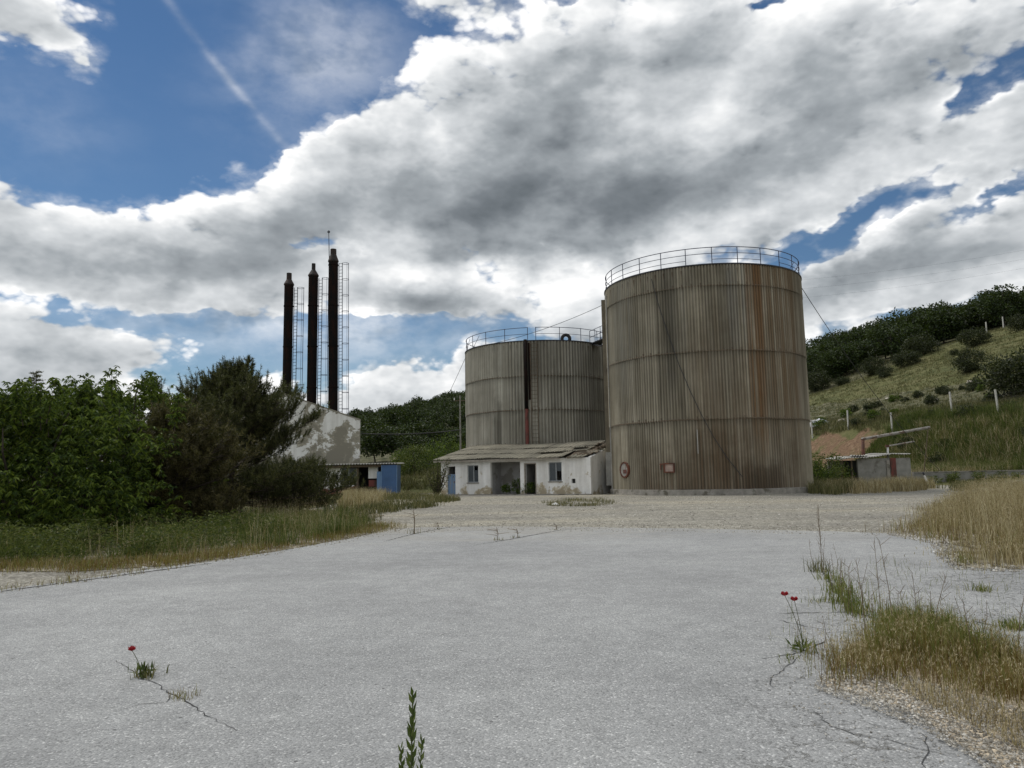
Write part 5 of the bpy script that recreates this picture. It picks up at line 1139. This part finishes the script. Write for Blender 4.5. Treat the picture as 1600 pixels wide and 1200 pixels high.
# foreground patch
fp = pix_poly([(1290, 1072), (1305, 1045), (1345, 1012), (1400, 985), (1470, 992), (1560, 1030), (1640, 1052), (1680, 1140), (1600, 1130), (1500, 1092), (1400, 1072), (1340, 1082)])
q = np.vstack([clumpy(fp, 4300, rgG, 70, .13, False), scatter(fp, 1100, rgG)]); grass_mesh('foreground_weeds', P3(q, .04), rgG.uniform(.06, .30, len(q)) * np.where(vnoise(q[:, 0], q[:, 1], 1.7, 3.3) > .05, 1.15, .7), .0042, M['straw_red'], rgG, .4, .4, heads=.28, headmat=M['straw'], hl=.028)
fp2 = pix_poly([(1350, 1030), (1380, 985), (1450, 980), (1520, 1010), (1600, 1050), (1590, 1075), (1480, 1050), (1400, 1040)])
q = clumpy(fp2, 3200, rgG, 40, .12); grass_mesh('foreground_green_grass', P3(q, .04), rgG.uniform(.10, .34, len(q)), .005, M['grass_yellow'], rgG, .4, .5)
fp3 = pix_poly([(1380, 1075), (1480, 1090), (1600, 1130), (1700, 1200), (1640, 1210), (1540, 1160), (1440, 1110)])
q = scatter(fp3, 900, rgG); grass_mesh('sparse_dry_stems', P3(q, .04), rgG.uniform(.03, .14, len(q)), .004, M['straw'], rgG, .7, .6)
def pebbles(name, px, n, r0, r1, z, mat, seed):
    rg = np.random.default_rng(seed); q = scatter(pix_poly(px), n, rg); base = np.array([[1, 0, 0], [-.5, .87, 0], [-.5, -.87, 0], [0, 0, .75], [0, 0, -.3]])
    a = rg.uniform(0, 2 * PI, n); r = rg.uniform(r0, r1, n) * rg.uniform(.5, 1, n); B = np.repeat(base[None], n, 0) * rg.uniform(.7, 1.3, (n, 5, 1))
    V = np.stack([B[..., 0] * np.cos(a)[:, None] - B[..., 1] * np.sin(a)[:, None], B[..., 0] * np.sin(a)[:, None] + B[..., 1] * np.cos(a)[:, None], B[..., 2]], -1) * r[:, None, None] + np.column_stack([q, np.full(n, z)])[:, None, :]
    f = np.array([[0, 1, 3], [1, 2, 3], [2, 0, 3], [1, 0, 4], [2, 1, 4], [0, 2, 4]]); F = (np.arange(n)[:, None, None] * 5 + f).reshape(-1, 3)
    tag(link(name, np_mesh(name, V.reshape(-1, 3), [F], [mat])), kind='stuff')
M['pebble'] = leafmat('pebble_stone', [(.15, (.14, .13, .11)), (.4, (.27, .25, .21)), (.65, (.38, .355, .305)), (.9, (.62, .60, .55))], 0.0, .9)
pebbles('loose_chippings', [(1270, 1085), (1300, 1040), (1400, 1060), (1600, 1120), (1760, 1200), (1800, 1320), (1640, 1290), (1520, 1200), (1430, 1145), (1340, 1112)], 9000, .004, .016, .045, M['pebble'], 700)
pebbles('scattered_chippings', [(1190, 1080), (1280, 960), (1400, 950), (1600, 960), (1700, 1300), (1500, 1300), (1300, 1180)], 1500, .004, .012, .034, M['pebble'], 701)
pebbles('edge_gravel', [(-50, 932), (0, 918), (230, 887), (600, 826), (760, 818), (1100, 820), (1400, 828), (1410, 840), (1100, 834), (760, 831), (620, 836), (330, 886), (230, 899), (0, 932)], 2600, .01, .03, .03, M['pebble'], 702)
pebbles('yard_gravel', [(640, 824), (700, 795), (760, 780), (1250, 772), (1440, 780), (1400, 834), (1100, 826), (760, 822)], 3000, .015, .045, .0, M['pebble'], 703)
pebbles('dry_edge_gravel', [(1385, 838), (1400, 826), (1480, 840), (1500, 868), (1530, 884), (1640, 890), (1640, 900), (1490, 894), (1462, 872), (1455, 852)], 2600, .008, .03, .036, M['pebble'], 704)
# hill and bank grass tufts
def hill_tufts(name, n, cond, h0, h1, w, mat, seed, xr_=(20, 150), yr_=(56, 165)):
    rg = np.random.default_rng(seed); pts = []
    while len(pts) < n:
        x, y = rg.uniform(*xr_), rg.uniform(*yr_)
        if cond(x, y, float(sdist(x, y))): pts.append((x, y, Hs(x, y) - .02))
    c = np.array(pts); k = 7; q = np.repeat(c, k, 0) + np.column_stack([rg.normal(size=(n * k, 2)) * .16, np.zeros(n * k)])
    return grass_mesh(name, q, rg.uniform(h0, h1, n * k), w, M[mat], rg, .5, .5)
vis = lambda x, y: .36 < x / y < .72
hill_tufts('hill_grass', 9000, lambda x, y, s: vis(x, y) and s > 2 and y < 160, .15, .40, .05, 'grass_dull', 601)
hill_tufts('bank_tall_grass', 4200, lambda x, y, s: vis(x, y) and -9 < s < .3 and y < 84 and y > 60.8, .5, 1.5, .04, 'grass', 602, (25, 62), (57, 86))
hill_tufts('bank_dry_grass', 1400, lambda x, y, s: vis(x, y) and -10 < s < -1 and y < 80 and y > 60.8, .5, 1.5, .035, 'straw', 603, (25, 62), (57, 86))
hill_tufts('fence_line_grass', 2500, lambda x, y, s: vis(x, y) and -1.2 < s < 4 and y < 110, .3, .8, .04, 'grass_dull', 604, (28, 66), (60, 110))
hill_tufts('mid_bank_grass', 2600, lambda x, y, s: -.20 < x / y < -.05, .3, .8, .045, 'grass_dull', 605, (-20, -3), (66, 104))
# scrub clumps on the bank, each a bush of its own
rk = np.random.default_rng(610); scr = [crown_mesh('scrub_bush', np.random.default_rng(620 + k), 1.2, 1.6, 26, 60, .13, M['leaf_bush'] if k else M['leaf'], z0=0, trunk=False) for k in range(3)]
cnt = 0
while cnt < 62:
    x, y = rk.uniform(30, 62), rk.uniform(60.5, 104); s = float(sdist(x, y))
    if not vis(x, y) or not (-8 < s < 14): continue
    if s < 0 and not (s > -1.6 or y < 74 or x / y > .50): continue
    plant(scr[cnt % 3], 'scrub_bush', x, y, rk.uniform(.5, 1.15), 'low dark scrub bush on the rough bank near the fence', 'bush', 'scrub bushes on the bank'); cnt += 1
# pale stones on the slope
for i in range(26):
    x, y = rk.uniform(40, 75), rk.uniform(70, 110); s = float(sdist(x, y))
    if not vis(x, y) or not (3 < s < 17): continue
    b = MB(); tmp = MB().lathe([(.01, .5), (.4, .38), (.55, 0), (.3, -.3)], 9); b.add([Vector(p) * (1 + .5 * mnoise.noise(Vector(p) * 3 + Vector((i, 0, 0)))) for p in tmp.v], tmp.f)
    o = b.build('boulder', M['stone'], None, loc=(x, y, Hs(x, y))); k = rk.uniform(.4, 1.2); o.scale = (k * 1.6, k, k * .6); o.rotation_euler = (0, 0, rk.uniform(0, 3)); tag(o, 'pale weathered boulder on the rough slope above the fence', 'boulder', 'boulders on the slope')

# ------------------------------------------------------------------ weeds, poppies and cracks in the asphalt
def weed(u, v, h, n, label, mat='grass', name='weed_clump', lean=.5, spread=.08, w=.006, stalks=0, dry='straw', Pxy=None):
    p = G(u, v, .03) if Pxy is None else Pxy; rg = np.random.default_rng(int(u * 7 + v)); t = thing(name, label, 'weed', p)
    q = np.column_stack([rg.normal(size=(n, 2)) * spread, np.zeros(n)]); V, Q, T = blades(q, rg.uniform(.35, 1, n) * h, w, rg, lean, .5); link('blades', np_mesh('blades', V, [Q, T], [M[mat]]), t)['kind'] = 'stuff'
    if stalks:
        b = MB()
        for k in range(stalks):
            a = rg.uniform(0, 6.28); L = h * rg.uniform(1.0, 1.9); e = Vector((math.cos(a) * L * .18, math.sin(a) * L * .18, L)); x = Vector((rg.normal() * spread, rg.normal() * spread, 0)); b.tube([x, x + e * .5 + Vector((rg.normal() * .02, 0, 0)), x + e], .0035, 4, .0015)
            for j in range(5): f = rg.uniform(.4, 1); b.rod(x + e * f, x + e * f + Vector((rg.normal() * .05, rg.normal() * .05, .05)) * L, .0018, .001, 4)
        b.build('dry_stalk', M['stalk'], t)
    return t
def leafy_stem(root, name, base, H, lean, nl, L, W, seed, mat, stem_r=.006):
    rg = np.random.default_rng(seed); e = Vector((lean[0], lean[1], H)); pts = [Vector(base) + Vector((e.x * t * t, e.y * t * t, H * t)) for t in np.linspace(0, 1, 8)]
    st = MB().tube(pts, stem_r, 6, stem_r * .35).build(name, M['stem'], root)
    ts = np.linspace(.12, 1, nl); C = []; D = []
    for k, t in enumerate(ts):
        a = k * 2.4; i = min(6, int(t * 7)); C.append(pts[i].lerp(pts[i + 1], t * 7 - i)); D.append(Vector((math.cos(a) * .62, math.sin(a) * .62, 1.25 + .5 * t)))
    C = np.array(C); D = np.array(D); V, F = leaf_quads(C, D, L * (1.1 - .5 * ts), W, rg); link('leaves', np_mesh('leaves', V, [F], [mat]), st); return st
M['stem'] = plain('green_stem', (.07, .085, .03), .7, .3, 30)
M['leaf_weed'] = leafmat('weed_leaves', [(.2, (.04, .065, .016)), (.5, (.085, .12, .03)), (.8, (.14, .17, .05))], .3)
wb = atY(640, 1195, 2.75); wb.z = .03
wt = thing('tall_weed', 'tall green narrow leaved weed at the bottom edge of the photo', 'weed', wb); H_ = atY(645, 1090, 2.75).z - .03
leafy_stem(wt, 'main_stem', (0, 0, 0), H_, (.012, 0), 84, .075, .015, 1, M['leaf_weed'], .006); H2 = atY(655, 1160, 2.75).z - .03
leafy_stem(wt, 'side_stem', (.02, .02, 0), H2, (.02, .0), 50, .055, .013, 2, M['leaf_weed'], .004); leafy_stem(wt, 'side_stem', (-.02, .0, 0), atY(632, 1185, 2.75).z, (-.01, .0), 40, .055, .013, 3, M['leaf_weed'], .004)
def poppy(u0, v0, heads, label, seed):
    b0 = G(u0, v0, .03); t = thing('poppy', label, 'flower', b0); rg = np.random.default_rng(seed)
    for (u, v) in heads:
        hp = atY(u, v, b0.y) - b0; pts = [Vector((hp.x * f ** 1.6, 0, hp.z * f)) for f in np.linspace(0, 1, 8)]; st = MB().tube(pts, .0035, 5, .0022).build('stem', M['stem'], t)
        b = MB(); 
        for k in range(4):
            a = k * PI / 2 + .4; q = Matrix.Rotation(a, 3, 'Z'); vs = []
            for i in range(5):
                r = .027 * i / 4; wd = .027 * math.sin(PI * min(1, (i + .6) / 4.8)) 
                for s in (-1, -.4, .4, 1): vs.append(hp + q @ Vector((r, s * wd, -.006 + .030 * (i / 4) ** 1.5 + .006 * s * s)))
            b.add(vs, [(i * 4 + j, i * 4 + j + 1, i * 4 + j + 5, i * 4 + j + 4) for i in range(4) for j in range(3)])
        fl = b.build('petals', M['poppy'], st); MB().rod(hp + Vector((0, 0, .002)), hp + Vector((0, 0, .02)), .008, .006, 8).build('seed_head', M['rubber'], fl)
    q = rg.normal(size=(26, 3)) * np.array([.03, .03, 0]) + np.array([0, 0, .03]); V, F = leaf_quads(q, rg.normal(size=(26, 3)) * .6 + np.array([0, 0, .7]), .09, .018, rg); link('leaves', np_mesh('leaves', V, [F], [M['leaf_weed']]), t); return t
poppy(222, 1057, [(206, 1016)], 'single red poppy in the crack at the lower left', 1)
poppy(1256, 1018, [(1226, 930), (1241, 938)], 'poppy plant with two red flowers beside the weedy crack on the right', 2)
weed(226, 1058, .12, 40, 'small grey green weed beside the single poppy', 'leafy' if False else 'grass_dull', spread=.05, w=.012, lean=.7); weed(288, 1090, .09, 60, 'flat straw coloured tuft in the lower left crack', 'straw_red', spread=.055, w=.004, lean=.9)
weed(1283, 893, .28, 90, 'weed tuft with a tall thin dead stalk at the far end of the right crack', 'grass_dull', spread=.09, w=.008, stalks=4)
b = MB(); o0_ = G(1284, 890, .03); tz = atY(1285, 788, o0_.y).z - .03; b.tube([(0, 0, 0), (.01, 0, tz * .5), (-.005, 0, tz * .8), (.01, 0, tz)], .007, 5, .002)
for k in range(26): z = tz * (.35 + .6 * k / 26); a = k * 2.4; b.rod((0, 0, z), (.07 * math.cos(a) * (1.2 - z / tz), .05 * math.sin(a), z + .09), .0022, .001, 4)
o = b.build('dead_stalk', M['stalk'], None, loc=o0_); tag(o, 'tall single dead stalk rising from the right crack', 'stalk')
for i, (u, v, h, n, sp) in enumerate(((1296, 905, .22, 60, .07), (1312, 925, .30, 90, .09), (1322, 942, .34, 140, .10), (1334, 956, .30, 120, .10), (1346, 962, .2, 60, .09), (1400, 978, .22, 160, .16), (1430, 985, .24, 160, .16))):
    weed(u, v, h, n, ['short tuft second from the dead stalk in the right crack', 'tuft leaning over the crack below the dead stalk', 'tallest straw tipped tuft along the right crack', 'thick tuft in the middle of the right crack', 'low tuft where the crack meets the broken asphalt', 'green tuft at the near end of the crack left of the dry stems', 'green leafy tuft at the top of the weed patch'][i], 'grass_yellow', spread=sp, w=.007, stalks=2 if i < 5 else 4)
for i, (u, v, h, n, lab) in enumerate(((1275, 940, .10, 26, 'tiny weed right of the two poppies'), (1258, 1018, .2, 30, 'thin stemmed weed at the foot of the two poppies'), (1237, 1030, .07, 26, 'tiny weed left below the two poppies'), (1532, 924, .16, 60, 'yellow green tuft in the cracked asphalt on the far right'), (1578, 980, .13, 90, 'flat green weed near the right edge'), (1595, 985, .14, 70, 'flat green weed at the very right edge above the patch'), (1480, 972, .12, 30, 'small weed in the thin crack above the weed patch'), (1586, 1040, .12, 90, 'dark green weed at the right edge of the weed patch'), (1510, 880, .25, 60, 'weed at the near edge of the dry grass on the right'))):
    weed(u, v, h, n, lab, 'grass_yellow', spread=.07, w=.008, lean=.8, stalks=2 if i in (1,) else 0)
rs = np.random.default_rng(900)
for i, (u, v, vt) in enumerate(((1378, 985, 850), (1398, 1000, 850), (1352, 985, 880), (1435, 990, 900), (1415, 975, 930), (1520, 1035, 950), (1365, 980, 935), (1332, 965, 890), (1460, 1000, 905), (1590, 1030, 905))):
    p = G(u, v, .03); h = atY(u, vt, p.y).z; b = MB(); lx = rs.normal() * .06; b.tube([(0, 0, 0), (lx * .3, 0, h * .5), (lx, .02, h)], .0045, 5, .0015)
    for k in range(8): z = h * rs.uniform(.45, 1); b.rod((lx * z / h, .01, z), (lx * z / h + rs.normal() * .05, rs.normal() * .04, z + .07), .002, .001, 4)
    o = b.build('dry_stem', M['stalk'], None, loc=p); tag(o, 'thin dry weed stem standing in the cracked asphalt on the right', 'stem', 'thin dry stems in the right crack')
for i, (u, v, vt, lab) in enumerate(((647, 834, 798, 'dark upright dead stem at the left end of the asphalt edge'), (684, 827, 818, 'small weed on the asphalt edge right of the dark dead stem'), (808, 840, 828, 'short dark weed in the far asphalt crack'), (777, 844, 826, 'thin weed at the left end of the far asphalt crack'), (869, 828, 822, 'small weed at the right end of the far crack'))):
    p = G(u, v, .03); h = max(.12, atY(u, vt, p.y).z); w = weed(u, v, h * .35, 16, lab, 'grass_dull', 'dead_weed', spread=.08, w=.012); b = MB(); b.tube([(0, 0, 0), (.02, 0, h * .5), (-.01, 0, h)], .022 if i == 0 else .012, 5, .006)
    for k in range(9): z = h * rs.uniform(.2, .9); b.rod((0, 0, z), (rs.normal() * .12, rs.normal() * .1, z + .12 * h), .005, .002, 4)
    b.build('dead_stem', M['stalk'], w)
def crack(px, w, seed):
    pts = [G(u, v, .034) for u, v in px]; rg = np.random.default_rng(seed); fine = []
    for a, b_ in zip(pts[:-1], pts[1:]):
        k = max(3, int((b_ - a).length / .06))
        for j in range(k): fine.append(a.lerp(b_, j / k) + Vector((rg.normal() * .012, rg.normal() * .012, 0)))
    fine.append(pts[-1]); vs = []; n = len(fine)
    for i, p in enumerate(fine):
        d = (fine[min(i + 1, n - 1)] - fine[max(0, i - 1)]); s = Vector((-d.y, d.x, 0)).normalized() * w * rg.uniform(.3, 1.2) * (.3 + .7 * math.sin(PI * (i + .5) / n)); vs += [p + s, p - s]
    o = MB().add(vs, [(2 * i + 1, 2 * i + 3, 2 * i + 2, 2 * i) for i in range(n - 1)]).build('asphalt_crack', M['dark_in'], None); tag(o, kind='structure')
crack([(180, 1032), (215, 1052), (260, 1078), (290, 1095), (330, 1120), (370, 1142)], .0055, 1)
crack([(170, 1112), (220, 1100), (262, 1096), (265, 1085)], .0035, 2)
crack([(0, 924), (120, 908), (230, 893), (330, 880)], .05, 3)
crack([(740, 852), (800, 842), (870, 829), (920, 824)], .025, 4); crack([(600, 846), (650, 833), (700, 824), (760, 822)], .03, 5)
crack([(1190, 1030), (1256, 1018), (1290, 1000), (1340, 1004)], .008, 6); crack([(1210, 958), (1280, 957), (1330, 956)], .012, 7); crack([(1220, 968), (1255, 978), (1300, 985)], .008, 8)
crack([(1285, 893), (1305, 920), (1335, 955), (1400, 980)], .03, 9); crack([(1470, 972), (1520, 970), (1560, 978), (1600, 976)], .012, 10); crack([(1440, 1145), (1447, 1165), (1441, 1185), (1446, 1210)], .004, 11); crack([(1200, 1080), (1206, 1062), (1235, 1035), (1256, 1019)], .0035, 12)
crack([(1260, 1105), (1300, 1135), (1350, 1150), (1400, 1160), (1480, 1180)], .004, 13)
# edge weeds along the pale strip at the left
for i, (u, v) in enumerate(((20, 921), (72, 914), (108, 911), (128, 908), (172, 902), (208, 897), (268, 888))):
    weed(u, v, .14 + .1 * (i % 3 == 2), 26, 'small brownish weed in the joint between the pale strip and asphalt at left', 'straw_red', 'joint_weed', spread=.12, w=.007)['group'] = 'weeds in the left joint'
# litter: pale stones and a scrap
for i, (u, v, r, lab) in enumerate(((226, 888, .05, 'white scrap lying at the grass edge on the left'), (868, 789, .16, 'pale stone on the gravel before the low building'), (1461, 863, .04, 'small white stone near the dry grass on the right'))):
    p = G(u, v, .02); tmp = MB().lathe([(.01, .6), (.6, .5), (1, .1), (.7, -.3)], 9); b = MB(); b.add([Vector(q) * r * (1 + .5 * mnoise.noise(Vector(q) * 2 + Vector((i, 0, 0)))) for q in tmp.v], tmp.f); o = b.build('pale_stone', M['white'], None, loc=p); tag(o, lab, 'stone')
